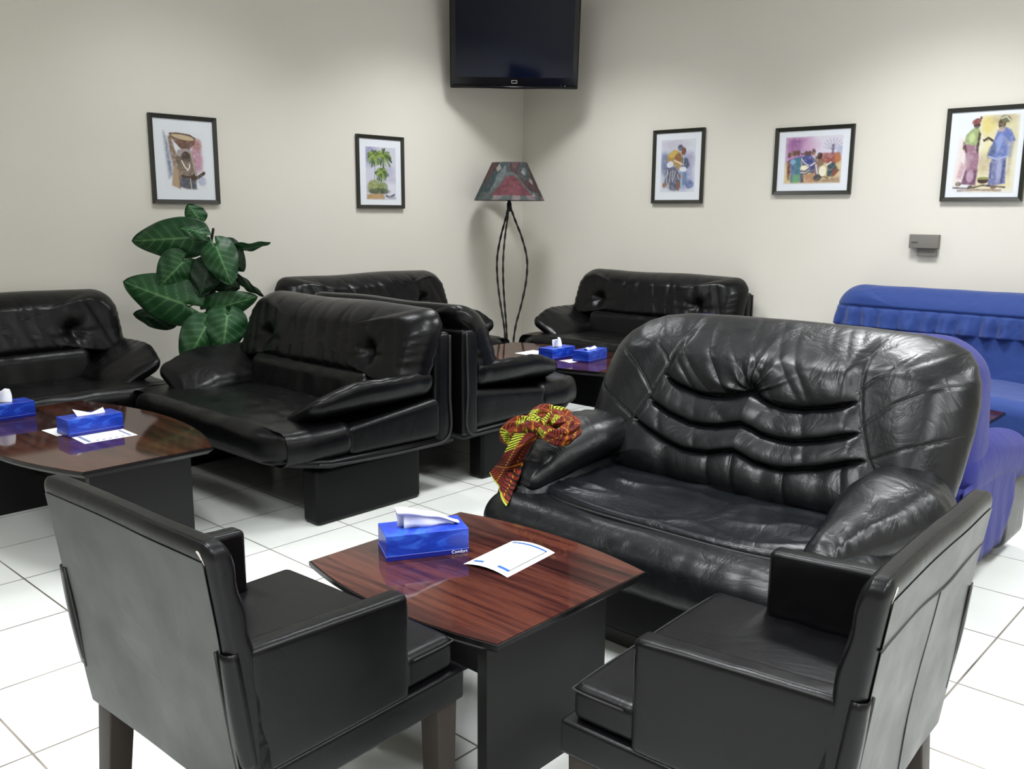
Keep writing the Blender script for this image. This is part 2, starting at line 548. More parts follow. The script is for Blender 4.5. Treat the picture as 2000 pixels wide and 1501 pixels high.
# ------------------------------------------------------------------ big ribbed sofa
from mathutils.bvhtree import BVHTree
BS = (-1.437, 3.05)
def SEAM(z): return interp(z, [(.40, .56), (.50, .53), (.562, .49), (.633, .43), (.728, .382), (.831, .35), (.921, .34), (.98, .36)])
def CG(x): return interp(abs(x), [(0, .026), (.03, .019), (.08, .006), (.14, 0), (.19, .001), (.28, .02), (.34, .04), (.40, .06), (.5, .085)])
CR = [.560, .643, .739]
def seg_d(px, pz, pts):
    best = 9
    for (a, b), (c, d) in zip(pts, pts[1:]):
        vx, vz = c - a, d - b; t = max(0, min(1, ((px - a) * vx + (pz - b) * vz) / (vx * vx + vz * vz)))
        best = min(best, math.hypot(px - a - t * vx, pz - b - t * vz))
    return best
RAD = [[(.379, .712), (.465, .794), (.568, .851), (.69, .862)], [(.438, .629), (.531, .679), (.69, .73)], [(.349, .814), (.38, .85), (.43, .885), (.47, .93)]]
def big_back(x, y, z, sg, mm):
    d = 0
    if sg < 0:
        ax = abs(x); s = SEAM(z)
        inside = sstep(0, .05, s - ax)
        lev = [c + CG(x) for c in CR]
        lo = [.40] + lev; hi = lev + [1.02]
        for i in range(4):
            if lo[i] <= z < hi[i]:
                t = (z - lo[i]) / (hi[i] - lo[i])
                A = (.022, .026, .028, .040)[i]
                sh = math.sin(PI * min(1, t ** (.62 if i < 3 else .55))) if i else math.sin(PI * t ** .8)
                d -= A * max(0, sh) ** .7 * inside
        for c in lev: d += .018 * gz(z - c, .007) * inside
        # deep centre pucker at the top crease
        r = math.hypot(x, z - lev[2] - .005)
        th = math.atan2(z - lev[2], x)
        if z > lev[2]:
            d += .030 * gz(r, .035)
            d += .0075 * math.cos(15 * th + 2 * nz(th * 3, r * 4)) * math.exp(-r / .10) * sstep(.01, .03, r) * inside
            d += .005 * max(0, ridge((x + (z - .8) * .9) * 13, z * 2.0, 3.3)) ** 2 * inside
        elif z < lev[0]:
            d += .010 * max(0, ridge(x * 10 + (z - .5) * 3, z * 1.2, 8.2)) ** 3 * inside
        else:
            d += .005 * max(0, ridge(x * 9 + z * 3, z * 3, 1.2)) ** 3 * inside
        d += .005 * gz(ax - s, .0042)
        d -= .014 * sstep(0, .12, ax - s) * (1 - sstep(.75, 1, mm))
        for P in RAD:
            if ax > .33: d += .004 * gz(seg_d(ax, z, P), .0038)
        d += .004 * nz(x * 4, z * 5, 4.0)
    lean = (z - .44) * .56
    return (x, y + d - .36 + lean + .06 * sstep(.86, .99, z), z)
bsofa = thing('ribbed_sofa', 'large charcoal leather sofa with scalloped ribs across its back', 'sofa', (BS[0], BS[1], 0))
out = polyline([(-.64, .42), (.64, .42), (.66, .50), (.668, .60), (.672, .72), (.668, .80), (.655, .86), (.63, .905), (.59, .94), (.53, .963), (.44, .976), (.25, .983), (0, .985),
                (-.25, .983), (-.44, .976), (-.53, .963), (-.59, .94), (-.63, .905), (-.655, .86), (-.668, .80), (-.672, .72), (-.668, .60), (-.66, .50)])
bigb = G().add(*pillow(out, .13, .10, 130, 560, .12, big_back)).obj('back_cushion', M['leather_big'], bsofa)
bt_ = BVHTree.FromPolygons([v.co[:] for v in bigb.data.vertices], [tuple(p.vertices) for p in bigb.data.polygons])
for s in (-1, 1):
    for L_ in [[(SEAM(.44 + .52 * i / 30), .44 + .52 * i / 30) for i in range(31)]] + [[tuple(q)[:1] + (q[1],) for q in spline([(a, b, 0) for a, b in P_], 8)] for P_ in RAD]:
        ring = []
        for (x_, z_) in L_:
            h_ = bt_.ray_cast(Vector((s * x_, -1.2, z_)), Vector((0, 1, 0)))
            if h_[0] is not None: ring.append((s * x_, h_[0].y + .0004, z_))
        if len(ring) > 3: G().add(*tube(ring, .0016, 5)).obj('back_seam', M['seam'], bsofa)
# rear shell
g = G().add(*rbox((0, -.13, .36), (.59, .08, .29), .05, (8, 2, 5), 4))
g.obj('back_shell', M['leather'], bsofa)
# body with the front roll
def rollfn(x, y, z):
    c = sstep(.50, .67, abs(x))
    wr = .0035 * max(0, ridge(x * 11, z * 3, y * 2)) ** 2 + .003 * nz(x * 14, z * 8, y * 5)
    return (x, y + .05 * c * (y < 0) - .010 * math.sin((z + .09) / .18 * PI) + wr, z - .015 * c * (z > 0) + .006 * nz(x * 3, y * 3))
g = G().add(*rbox((0, -.86, .340), (.665, .145, .098), .085, (90, 10, 4), 8, rollfn))
g.add(*rbox((0, -.45, .335), (.62, .32, .09), .04, (12, 6, 2), 3))
g.obj('front_roll', M['leather_big'], bsofa)
# seat panel
def seatfn(x, y, z):
    e = (x / .52) ** 4
    up = z > 0
    w_ = .008 * max(0, ridge(x * 4 + y * 3, y * 7 - x * 2, 2.2)) ** 2 + .005 * nz(x * 5, y * 5, 7)
    ed = sstep(0, .05, .52 - abs(x)) * sstep(0, .05, y + .33)
    yy = y + (.10 * e if y < 0 else 0) * sstep(0, .33, -y)
    return (x, yy, z + (w_ * ed - .006 * math.cos(x * 3) * ed if up else 0))
g = G().add(*rbox((0, -.565, .437), (.525, .325, .022), .018, (90, 60, 1), 4, seatfn))
g.obj('seat_panel', M['leather_seat'], bsofa)
pp = []
for i in range(41):
    x = -.53 + 1.06 * i / 40; pp.append((x, -.885 + .10 * (x / .52) ** 4 - .004, .438 - .008 * (abs(x) / .53) ** 4))
G().add(*tube(pp, .006, 6)).obj('seat_piping', M['seam'], bsofa)
# lower apron, recess and plinth
G().add(*rbox((0, -.46, .165), (.60, .42, .10), .02, (4, 4, 2), 3)).obj('apron', M['base_black'], bsofa)
G().add(*rbox((0, -.44, .034), (.57, .40, .034), .006, (2, 2, 1), 2)).obj('plinth', mat('plinth_brown', hexc('1d1916'), .5), bsofa)
# arms
from mathutils.bvhtree import BVHTree
def tree_of(o): return BVHTree.FromPolygons([v.co[:] for v in o.data.vertices], [tuple(p.vertices) for p in o.data.polygons])
for s in (-1, 1):
    def armfn(x, y, z, s=s):
        u = (y + .38) / .76
        wr = .0035 * max(0, ridge(y * 16, z * 5 + x * 4, 3 * s)) ** 2
        pull = .12 * sstep(.50, 1.0, u) * (.5 + .5 * max(-1, min(1, x * s / .1)))
        return (x - s * pull + s * wr, y, z * (1 + .10 * math.sin(PI * u)) + wr)
    o = G().add(*rbox((s * .545, -.53, .372), (.118, .385, .120), .105, (6, 30, 6), 8, armfn)).obj('arm', M['leather_big'], bsofa)
    tr = tree_of(o)
    def padfn(x, y, z, s=s):
        u = (y + .37) / .74                 # 0 front 1 rear
        o_ = x * s / .14                     # -1 inner .. 1 outer
        wd = .42 + .62 * sstep(0, .5, u)
        xx = x * wd - s * .055 * (1 - sstep(0, .45, u))
        xx -= s * .14 * sstep(.55, 1.0, u) * (.5 + .5 * max(-1, min(1, o_)))
        hh = .45 + .62 * math.sin(PI * min(1, .06 + u * .80)) ** .8
        zz = z * hh * (1 - .38 * min(1, abs(o_)) ** 2.2)
        zz += -.085 * (1 - sstep(-.05, .55, u)) - .035 * sstep(.70, 1, u)
        zz += .0022 * math.sin(y * 150 + x * 40 + 3 * nz(x * 9, y * 5)) * (z > 0) * sstep(-.3, .6, o_)
        zz += .004 * nz(x * 12, y * 12, 5)
        return (xx, y, zz)
    G().add(*rbox((s * .570, -.515, .552), (.140, .37, .074), .066, (14, 44, 2), 8, padfn)).obj('arm_pad', M['leather_big'], bsofa)
    cx, cz = s * .545, .395; ring = []
    for a in range(0, 25):
        x_, z_ = cx + .080 * math.cos(a * PI / 24), cz + .060 * math.sin(a * PI / 24)
        h_ = tr.ray_cast(Vector((x_, -1.4, z_)), Vector((0, 1, 0)))
        if h_[0] is not None: ring.append((x_, h_[0].y - .0005, z_))
    if len(ring) > 4: G().add(*tube(ring, .0025, 5)).obj('arm_seam', M['seam'], bsofa)

# ------------------------------------------------------------------ covered blue sofas
def make_covered(mt, W, label, x, y, rz, ruffle=True, ht=.925, thk=.13, rt=.15):
    root = thing('covered_sofa', label, 'sofa', (x, y, 0), rz, 'sofas under blue fabric covers')
    def bk(x_, y_, z_, sg, mm):
        d = 0
        if sg < 0 and ruffle:
            inb = sstep(.655, .665, z_) * (1 - sstep(.772, .780, z_))
            ph = x_ * 27 + 1.6 * nz(x_ * 4, 1) + (z_ - .72) * 10 * nz(x_ * 5, 7)
            fold = abs(math.sin(ph)) ** .5
            fold = (.5 + .5 * math.sin(2 * ph)) ** .8
            d -= inb * (.040 * fold * (1.1 - .55 * (z_ - .66) / .12) + .004 + .008 * nz(x_ * 30, z_ * 18))
            d -= .014 * sstep(.775, .80, z_)
        d += .008 * nz(x_ * 3, z_ * 4, 2)
        return (x_, y_ + d - .22 + (z_ - .45) * .25, z_ + .006 * nz(x_ * 4, 0, 3) * sstep(.8, .9, z_))
    G().add(*pillow(rrect(-W, W, .20, ht, .05, rt), thk, .12, 90, 620, .12 if ruffle else .05, bk)).obj('back_cover', mt, root)
    sz = -.045 if ruffle else 0
    def sf(x_, y_, z_): return (x_, y_, z_ + .012 * nz(x_ * 4, y_ * 4) + .02 * math.cos(x_ / W * 1.5) * (z_ > 0))
    G().add(*rbox((0, -.58, .35 + sz), (W - .10, .36, .105), .085, (20, 12, 3), 6, sf)).obj('seat_cover', mt, root)
    for s in (-1, 1):
        def af(x_, y_, z_, s=s):
            u = (y_ + .37) / .74
            sk = sstep(-.05, -.25, z_)
            return (x_ + s * .004 * math.sin(y_ * 30) * sk, y_ + .09 * sk * (1 - sstep(0, .35, u)) , z_ - .03 * (1 - u) * (z_ > 0) + .04 * sk * (1 - sstep(0, .5, u)))
        if ruffle: G().add(*rbox((s * (W - .105), -.56, .345), (.105, .37, .235), .09, (4, 16, 8), 6, af)).obj('arm_cover', mt, root)
        else: G().add(*rbox((s * (W - .095), -.50, .475), (.105, .42, .110), .095, (6, 24, 6), 6, lambda x_, y_, z_: (x_, y_, z_ - .07 * sstep(-.1, .42, -y_) + .005 * nz(x_ * 8, y_ * 8)))).obj('arm_cover', mt, root)
        # hanging side skirt
        g = G()
        nY, nZ = 30, 10; V = []
        yf = -.80 if ruffle else -.68
        for i in range(nY + 1):
            for j in range(nZ + 1):
                yy = yf + (-.04 - yf) * i / nY; q = j / nZ
                zb = (.035 + .16 * (1 - sstep(0, .35, i / nY)) ** 2) if ruffle else (.145 + .14 * (1 - sstep(0, .22, i / nY)) ** 2)
                zt_ = .42 if ruffle else .46
                zz = zt_ + (zb - zt_) * q
                V.append((s * (W + .002 + .006 * q + .003 * q * math.sin(i * 1.1)), yy + .008 * q * math.sin(i * .5), zz))
        F = [(i * (nZ + 1) + j, (i + 1) * (nZ + 1) + j, (i + 1) * (nZ + 1) + j + 1, i * (nZ + 1) + j + 1) for i in range(nY) for j in range(nZ)]
        o = g.add(V, F).obj('skirt', mt, root)
        md = o.modifiers.new('solid', 'SOLIDIFY'); md.thickness = .004
    if not ruffle:
        G().add(*rbox((0, -.36, .30), (W - .004, .31, .145), .02, (4, 4, 3), 3)).obj('body_cover', mt, root)
        G().add(*rbox((0, -.82, .215), (W - .01, .17, .165), .06, (8, 4, 4), 5)).obj('front_base', M['leather'], root, 'uncovered black leather base')
    # short feet
    for s in (-1, 1):
        for yy in (-.85, -.12):
            G().add(*rbox((s * (W - .12), yy, .06), (.035, .035, .06), .01, (1, 1, 1), 2)).obj('foot', M['base_black'], root)
    return root
make_covered(M['blue_far'], .92, 'royal blue fabric-covered sofa with a gathered ruffle band, against the back wall', -1.54, 5.97, 0, True, .912)
make_covered(M['blue_near'], .62, 'violet-blue fabric-covered sofa with a bare black base, back to back with the ribbed sofa', -1.48, 3.10, PI, False, .957, .24, .17)
# ------------------------------------------------------------------ armchairs
from mathutils.bvhtree import BVHTree
def tree_of(o): return BVHTree.FromPolygons([v.co[:] for v in o.data.vertices], [tuple(p.vertices) for p in o.data.polygons])
def make_chair(label, loc, rz, seams):
    r = thing('armchair', label, 'armchair', loc, rz, 'black vinyl armchairs at the foreground table')
    H = .311
    ZB, ZT = .300, .829
    for sx in (-1, 1):
        for y, dy in ((.245, 0), (-.205, -.03)):
            def lf(x, yy, z, sx=sx, dy=dy):
                t = (z / .155 + 1) / 2; k = .80 + .20 * t
                return (x * k, yy * k + dy * (1 - t), z)
            G().add(*rbox((sx * (H - .038), y, .155), (.029, .029, .155), .004, (1, 1, 4), 2, lf)).obj('leg', M['leg_wood'], r)
    G().add(*rbox((0, .022, .345), (H, .268, .037), .010, (10, 10, 2), 3)).obj('seat_frame', M['vinyl'], r)
    def cf(x, y, z):
        out = sstep(.112, .130, y + .02)
        xx = x * (1 + out * .165)
        puff = .008 * math.cos(x / .255 * PI / 2 * .95) * math.cos(y / .27 * PI / 2 * .9) if z > 0 else 0
        wr = .003 * gz(abs(x) - .21, .04) * math.sin(y * 60) * sstep(.0, .03, z) * (1 - out)
        return (xx, y, z + puff + wr)
    G().add(*rbox((0, .020, .419), (.256, .253, .040), .022, (20, 44, 3), 5, cf)).obj('seat_cushion', M['vinyl'], r)
    e = .297
    G().add(*tube(spline([(-e, .15, .446), (-e, .258, .446), (-.275, .272, .446), (-.15, .276, .446), (.15, .276, .446), (.275, .272, .446), (e, .258, .446), (e, .15, .446)], 6), .0020, 5)).obj('cushion_piping', M['seam'], r)
    for s in (-1, 1):
        def af(x, y, z, s=s):
            u = (y + .19) / .38
            return (x, y, z + (.020 * (1 - u)) * sstep(-.05, .11, z) + .0015 * nz(y * 20, z * 20, s))
        G().add(*rbox((s * (H - .027), -.060, .490), (.027, .19, .115), .016, (2, 16, 10), 4, af)).obj('armrest', M['vinyl'], r)
        path = [(s * (H - .004), .118, .385), (s * (H - .003), .124, .56), (s * (H - .004), .114, .592), (s * (H - .003), .085, .600), (s * (H - .003), -.06, .609), (s * (H - .003), -.238, .618)]
        G().add(*tube(spline(path, 6), .0018, 5)).obj('arm_piping', M['seam'], r)
    def rear(z): return -.2475 - .0636 * (z - ZB) / (ZT - ZB)
    def bf(x, y, z):
        t = (z + .2645) / .529; q = (y / .05 + 1) / 2          # q 0 rear .. 1 front
        yr = -.2475 - .0636 * t; yf = -.172 - .092 * t
        wr = .004 * nz(x * 6, z * 5, 2) + .0025 * math.sin(z * 70 + 3 * nz(x * 5, z * 5)) * sstep(H - .06, H, abs(x)) * (y > 0)
        dish = .007 * math.cos(x / H * PI / 2) * (y < 0) * math.sin(PI * t)
        return (x, yr + (yf - yr) * q + wr + dish, z)
    G().add(*rbox((0, 0, (ZB + ZT) / 2), (H, .050, .2645), .030, (30, 3, 30), 6, bf)).obj('backrest', M['vinyl'], r)
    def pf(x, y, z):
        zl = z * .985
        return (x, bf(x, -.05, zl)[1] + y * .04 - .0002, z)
    G().add(*rbox((0, 0, (ZB + ZT) / 2 - .010), (H - .020, .02, .242), .004, (40, 1, 40), 2, pf)).obj('rear_lit_panel', M['vinyl_back_lit'], r, 'rear panel, black vinyl lightened as if lit')  # same vinyl as the backrest, lit tone put into its colour
    # loose open side slits of the cover low on the back
    for s in (-1, 1):
        V = []; F = []; n = 16
        for i in range(n + 1):
            t = i / n; z = .40 + .23 * t; b = math.sin(PI * t) ** .8
            yb = rear(z)
            V += [(s * (H - .030), yb - .001, z), (s * (H - .020), yb - .005 * b, z), (s * (H - .008), yb - .004 * b, z), (s * (H + .004 * b), yb + .008, z), (s * (H + .001 + .003 * b), yb + .022, z)]
        for i in range(n):
            for k in range(4): F.append((i * 5 + k, i * 5 + k + 1, i * 5 + k + 6, i * 5 + k + 5))
        o = G().add(V, F).obj('cover_flap', M['vinyl'], r)
        md = o.modifiers.new('solid', 'SOLIDIFY'); md.thickness = .0015
        P = [(s * (H - .031 - .004 * math.sin((z - .4) * 13)), rear(z) - .0016, z) for z in (.40, .45, .51, .57, .63)]
        G().add(*tube(P, .0030, 5)).obj('slit', M['seam'], r)
    # pale scuff on the rear upper corner
    rs = random.Random(3 if seams else 8)
    s_ = -1 if seams else 1
    bk = [c for c in r.children if c.name.startswith('backrest')][0]
    tr = tree_of(bk)
    for (xa, xb, k0) in ((.0, .030, 0), (.010, .022, 1)):
        V = []; F = []; n_ = 14
        for i in range(n_ + 1):
            a = i / n_
            x_ = s_ * (H - .002 - xb * (a if k0 == 0 else .25 * a) - xa); z_ = ZT - .004 - (.004 + .018 * (1 - a) ** 2 if k0 == 0 else .020 + .022 * a)
            wv = (.0030 + .0022 * rs.random()) * math.sin(PI * (.1 + .8 * a))
            for q_ in (-1, 1):
                org = Vector((x_ + s_ * .06, -.45, z_ + .06 + q_ * wv)); tgt = Vector((s_ * (H - .030 - (0.0 if k0 else .02 * a)), -.285, z_ - .020 + q_ * wv))
                d_ = (tgt - org).normalized(); h_ = tr.ray_cast(org, d_)
                V.append(h_[0] - d_ * .0006 if h_[0] is not None else tgt)
        F = [(2 * i, 2 * i + 1, 2 * i + 3, 2 * i + 2) for i in range(n_)]
        G().add(V, F).obj('scuff', M['scuff'], r)
    if seams:
        def sf_(x, z): return rear(z) + .004 * nz(x * 6, (z - (ZB + ZT) / 2) * 5, 2) + .007 * math.cos(x / H * PI / 2) * math.sin(PI * (z - ZB) / .529) - .0022
        P = [(-.297 + .594 * i / 30, sf_(-.297 + .594 * i / 30, .715), .715 + .006 * math.sin(i * .25)) for i in range(31)]
        G().add(*tube(P, .0026, 5)).obj('back_seam', M['seam'], r)
        P = [(.02, sf_(.02, z), z) for z in (.325, .36, .4, .45, .5, .55, .6, .65, .712)]
        G().add(*tube(P, .0017, 5)).obj('back_seam', M['seam'], r)
    return r
make_chair('black vinyl armchair with a plain back, in front of the table, nearest the left', (-1.6135, .9734, 0), math.radians(2.7), False)
make_chair('black vinyl armchair with a seamed back, right of the foreground table', (-.7575, 1.584, 0), math.radians(92.46), True)

# ------------------------------------------------------------------ coffee tables
def make_table(label, cx, cy, hx, hy, bow, mt, zt=.45, px=.10, pin=.055):
    r = thing('coffee_table', label, 'coffee table', (cx, cy, 0), 0, 'boat-shaped mahogany coffee tables')
    n = 18
    def outl(e):
        p = []
        for i in range(n + 1):
            t = -1 + 2 * i / n; p.append(((hx - e) * t, -(hy + bow * (1 - t * t)) + e))
        for i in range(n + 1):
            t = 1 - 2 * i / n; p.append(((hx - e) * t, (hy + bow * (1 - t * t)) - e))
        return p
    v, f = prism(outl(0), zt - .013, zt - .0015, .0)
    g = G().add(v, f, smooth=False)
    n4 = len(outl(0)); A_, B_ = outl(.002), outl(.018)
    g.add([(x, y, zt - .013) for x, y in A_] + [(x, y, zt - .030) for x, y in B_], [(i, i + n4, (i + 1) % n4 + n4, (i + 1) % n4)[::-1] for i in range(n4)] + [tuple(reversed(range(n4, 2 * n4)))], smooth=False)
    g.obj('tabletop_edge', M['edge'], r)
    v, f = prism(outl(.004), zt - .0016, zt)
    G().add(v, f, smooth=False).obj('tabletop', mt, r)
    for s in (-1, 1):
        x = s * (hx - px)
        G().add(*box(x - .015, x + .015, -(hy - pin), hy - pin, 0, zt - .03), smooth=False).obj('leg_panel', M['panel'], r)
    G().add(*box(-(hx - px - .015), hx - px - .015, -.012, .012, .16, zt - .03), smooth=False).obj('stretcher_panel', M['panel'], r)
    return r
make_table('boat-shaped mahogany coffee table in the foreground between the two armchairs', -1.585, 1.578, .345, .278, .047, M['wood'])
make_table('long dark mahogany coffee table at the left picture edge with two tissue boxes', -3.82, 1.48, .63, .252, .13, M['wood2'])
make_table('dark mahogany coffee table in the far corner, in front of the back wall loveseat', -3.70, 4.43, .62, .27, .11, M['wood2'])
make_table('dark mahogany coffee table at the far right, half hidden behind the violet-blue sofa', -1.46, 4.40, .345, .215, .05, M['wood'])

# ------------------------------------------------------------------ tissue boxes and papers
def make_tissuebox(label, x, y, rz, style, z=.45, letters=False):
    r = thing('tissue_box', label, 'tissue box', (x, y, z), math.radians(rz), 'blue tissue boxes on the coffee tables')
    L, D, Hh = .113, .0575, .069
    v, f = rbox((0, 0, Hh / 2), (L, D, Hh / 2), .0015, (1, 1, 1), 1)
    G().add(v, f, smooth=False).obj('carton', M['tbox'], r)
    g = G(); g.add(*box(-L - .0004, L + .0004, -D - .0004, D + .0004, .0005, .0125), smooth=False); g.obj('dark_band', M['tband'], r)
    g = G(); g.add(*box(-L - .0005, L + .0005, -D - .0005, D + .0005, .0125, .0137), smooth=False); g.obj('pale_line', M['tline'], r)
    # slot lip
    g = G(); ring = [(.062 * math.cos(a * PI / 12), .011 * math.sin(a * PI / 12), Hh + .0003) for a in range(24)]
    g.add(ring, [tuple(range(24))]); g.obj('slot', M['seam'], r)
    V = []; nu, nv = 22, 12
    for i in range(nu + 1):
        u = i / nu
        for j in range(nv + 1):
            q = j / nv
            if style == 'fold':      # tall folded-over crescent, high at the left end, tapering right
                xx = -.060 + .135 * u - .012 * q * (1 - u); h = .052 * (1 - u ** 1.7 * .85) + .004
                a = q * 2.6
                yy = .012 - .040 * max(0, q - .42) * 1.2 + .010 * math.sin(u * 9 + q * 3) * q - .006
                zz = Hh - .004 + h * math.sin(min(a, 1.9)) - max(0, q - .73) * .05 * (1 - u)
                yy -= .020 * q * (1 - u)
                if q > .6: xx -= .022 * (q - .6) / .4 * (1 - u)
            elif style == 'flat':
                xx = -.055 + .115 * u; V_ = abs(u - .62) / .62
                zz = Hh + .001 + .028 * V_ * q ** .8; yy = -.010 + .036 * q - .012 * V_ * q; xx += .012 * (q * (u - .6))
            elif style == 'peak':
                xx = (-.035 + .07 * u) * (1 + .5 * q * (1 - q)); zz = Hh - .002 + .062 * q * (1 - .28 * abs(u - .75)); yy = .012 * math.sin(u * 5) * (1 - q) + .012 * math.sin(u * 7 + 2) * q
            else:                    # low
                xx = -.055 + .11 * u; zz = Hh + .0015 + .009 * math.sin(PI * q) * (1 + .5 * math.sin(u * 8)); yy = -.018 + .036 * q
            V.append((xx, yy, zz))
    F = [(i * (nv + 1) + j, (i + 1) * (nv + 1) + j, (i + 1) * (nv + 1) + j + 1, i * (nv + 1) + j + 1) for i in range(nu) for j in range(nv)]
    if style == 'fold':
        V = []; F = []
        prof_b = [(.012, -.002), (.012, .35), (.010, .75), (.004, .97), (-.006, 1.0), (-.016, .97), (-.022, .86), (-.021, .74)]
        prof_f = [(-.012, -.002), (-.014, .25), (-.011, .5), (-.013, .75), (-.008, .95)]
        for prof_, x_a, x_b in ((prof_b, -.068, .098), (prof_f, -.055, .085)):
            o0 = len(V)
            for i in range(nu + 1):
                u = i / nu; h = .058 * (1 - .93 * u ** 1.5) + .0015
                for (yy, q) in prof_:
                    xx = x_a + (x_b - x_a) * u - .010 * max(0, q - .5) * (1 - u) * 2
                    V.append((xx, yy * (1 - .35 * u) + .004 * math.sin(u * 10 + q * 2), Hh + h * q + .0015 * math.sin(u * 14 + q * 5) * q))
            n_p = len(prof_)
            F += [(o0 + i * n_p + j, o0 + (i + 1) * n_p + j, o0 + (i + 1) * n_p + j + 1, o0 + i * n_p + j + 1) for i in range(nu) for j in range(n_p - 1)]
    o = G().add(V, F).obj('tissue', M['tissue'], r)
    md = o.modifiers.new('solid', 'SOLIDIFY'); md.thickness = .0012
    if letters:
        cu = bpy.data.curves.new('lettering', 'FONT'); cu.body = 'Comfort'; cu.size = .0125; cu.extrude = .0002; cu.align_x = 'RIGHT'
        o = bpy.data.objects.new('lettering', cu); COL.objects.link(o); o.parent = r
        o.location = (L - .004, -D - .0007, .0022); o.rotation_euler = (PI / 2, 0, 0); cu.materials.append(M['tissue'])
        bpy.context.view_layer.update()
        me = bpy.data.meshes.new_from_object(o.evaluated_get(bpy.context.evaluated_depsgraph_get()))
        o2 = bpy.data.objects.new('lettering', me); COL.objects.link(o2); o2.parent = r; o2.location = o.location; o2.rotation_euler = o.rotation_euler
        bpy.data.objects.remove(o); o2.name = 'lettering'
    return r
make_tissuebox('blue tissue box with a folded white tissue on the foreground coffee table', -1.772, 1.563, 61.6, 'fold', letters=True)
make_tissuebox('blue tissue box standing on printed papers on the long left table', -3.785, 1.507, 91, 'flat', z=.4516)
make_tissuebox('blue tissue box cut by the left picture edge on the long left table', -4.30, 1.343, 91, 'peak')
make_tissuebox('blue tissue box with an upright white tissue on the far corner table', -3.655, 4.372, 90, 'peak')
make_tissuebox('blue tissue box with a flat low tissue, right one on the far corner table', -3.447, 4.445, 97, 'low')

def make_paper(label, x, y, rz, a, b, bow=.006, prints='blue', z=.4503, group=None):
    r = thing('paper_leaflet', label, 'paper', (x, y, z), math.radians(rz), group)
    n = 12
    def zf(v): return bow * (1 - v * v)
    def patch(x0, x1, y0, y1, dz):
        V = []; 
        for i in range(n + 1):
            for j in range(n + 1):
                xx = x0 + (x1 - x0) * i / n; yy = y0 + (y1 - y0) * j / n
                V.append((xx, yy, zf(yy / b) + dz))
        F = [(i * (n + 1) + j, (i + 1) * (n + 1) + j, (i + 1) * (n + 1) + j + 1, i * (n + 1) + j + 1) for i in range(n) for j in range(n)]
        return V, F
    o = G().add(*patch(-a, a, -b, b, 0)).obj('sheet', M['paper'], r)
    if prints == 'blue':
        for q_ in ((a * .80, a * .87, -b * .80, b * .80), (-a * .80, -a * .70, -b * .80, -b * .30), (-a * .80, -a * .70, b * .35, b * .80)): G().add(*patch(*q_, .0011)).obj('blue_bar', M['pblue'], r)
        for q_ in ((-a * .76, a * .85, -b * .80, -b * .775), (-a * .76, a * .85, b * .775, b * .80)): G().add(*patch(*q_, .0012)).obj('dark_line', M['seam'], r)
    elif prints == 'grey':
        g = G()
        for q_ in ((-a * .82, -a * .70), (a * .74, a * .82)): G().add(*patch(*q_, -b * .8, b * .8, .0008)).obj('grey_bar', M['pgrey'], r)
        for k in range(5): g.add(*patch(-a * .5 + k * a * .24, -a * .40 + k * a * .24, -b * .75, -b * .62, .0008))
        g.obj('grey_print', M['pgrey'], r)
    return r
make_paper('white leaflet with a blue printed border on the foreground table', -1.557, 1.680, 96, .107, .0725, .010)
make_paper('white leaflet with grey print under the tissue box on the long left table', -3.655, 1.507, 88, .105, .075, .0, 'grey', .4506)
make_paper('small white leaflet corner showing left of the tissue box on the left table', -3.87, 1.47, 92, .10, .075, .0, None, .4504)
make_paper('white leaflet with faint print at the left of the far corner table', -3.90, 4.41, 92, .095, .07, .0, None)
make_paper('small white paper between the two tissue boxes on the far corner table', -3.505, 4.335, 80, .06, .05, .002, None)

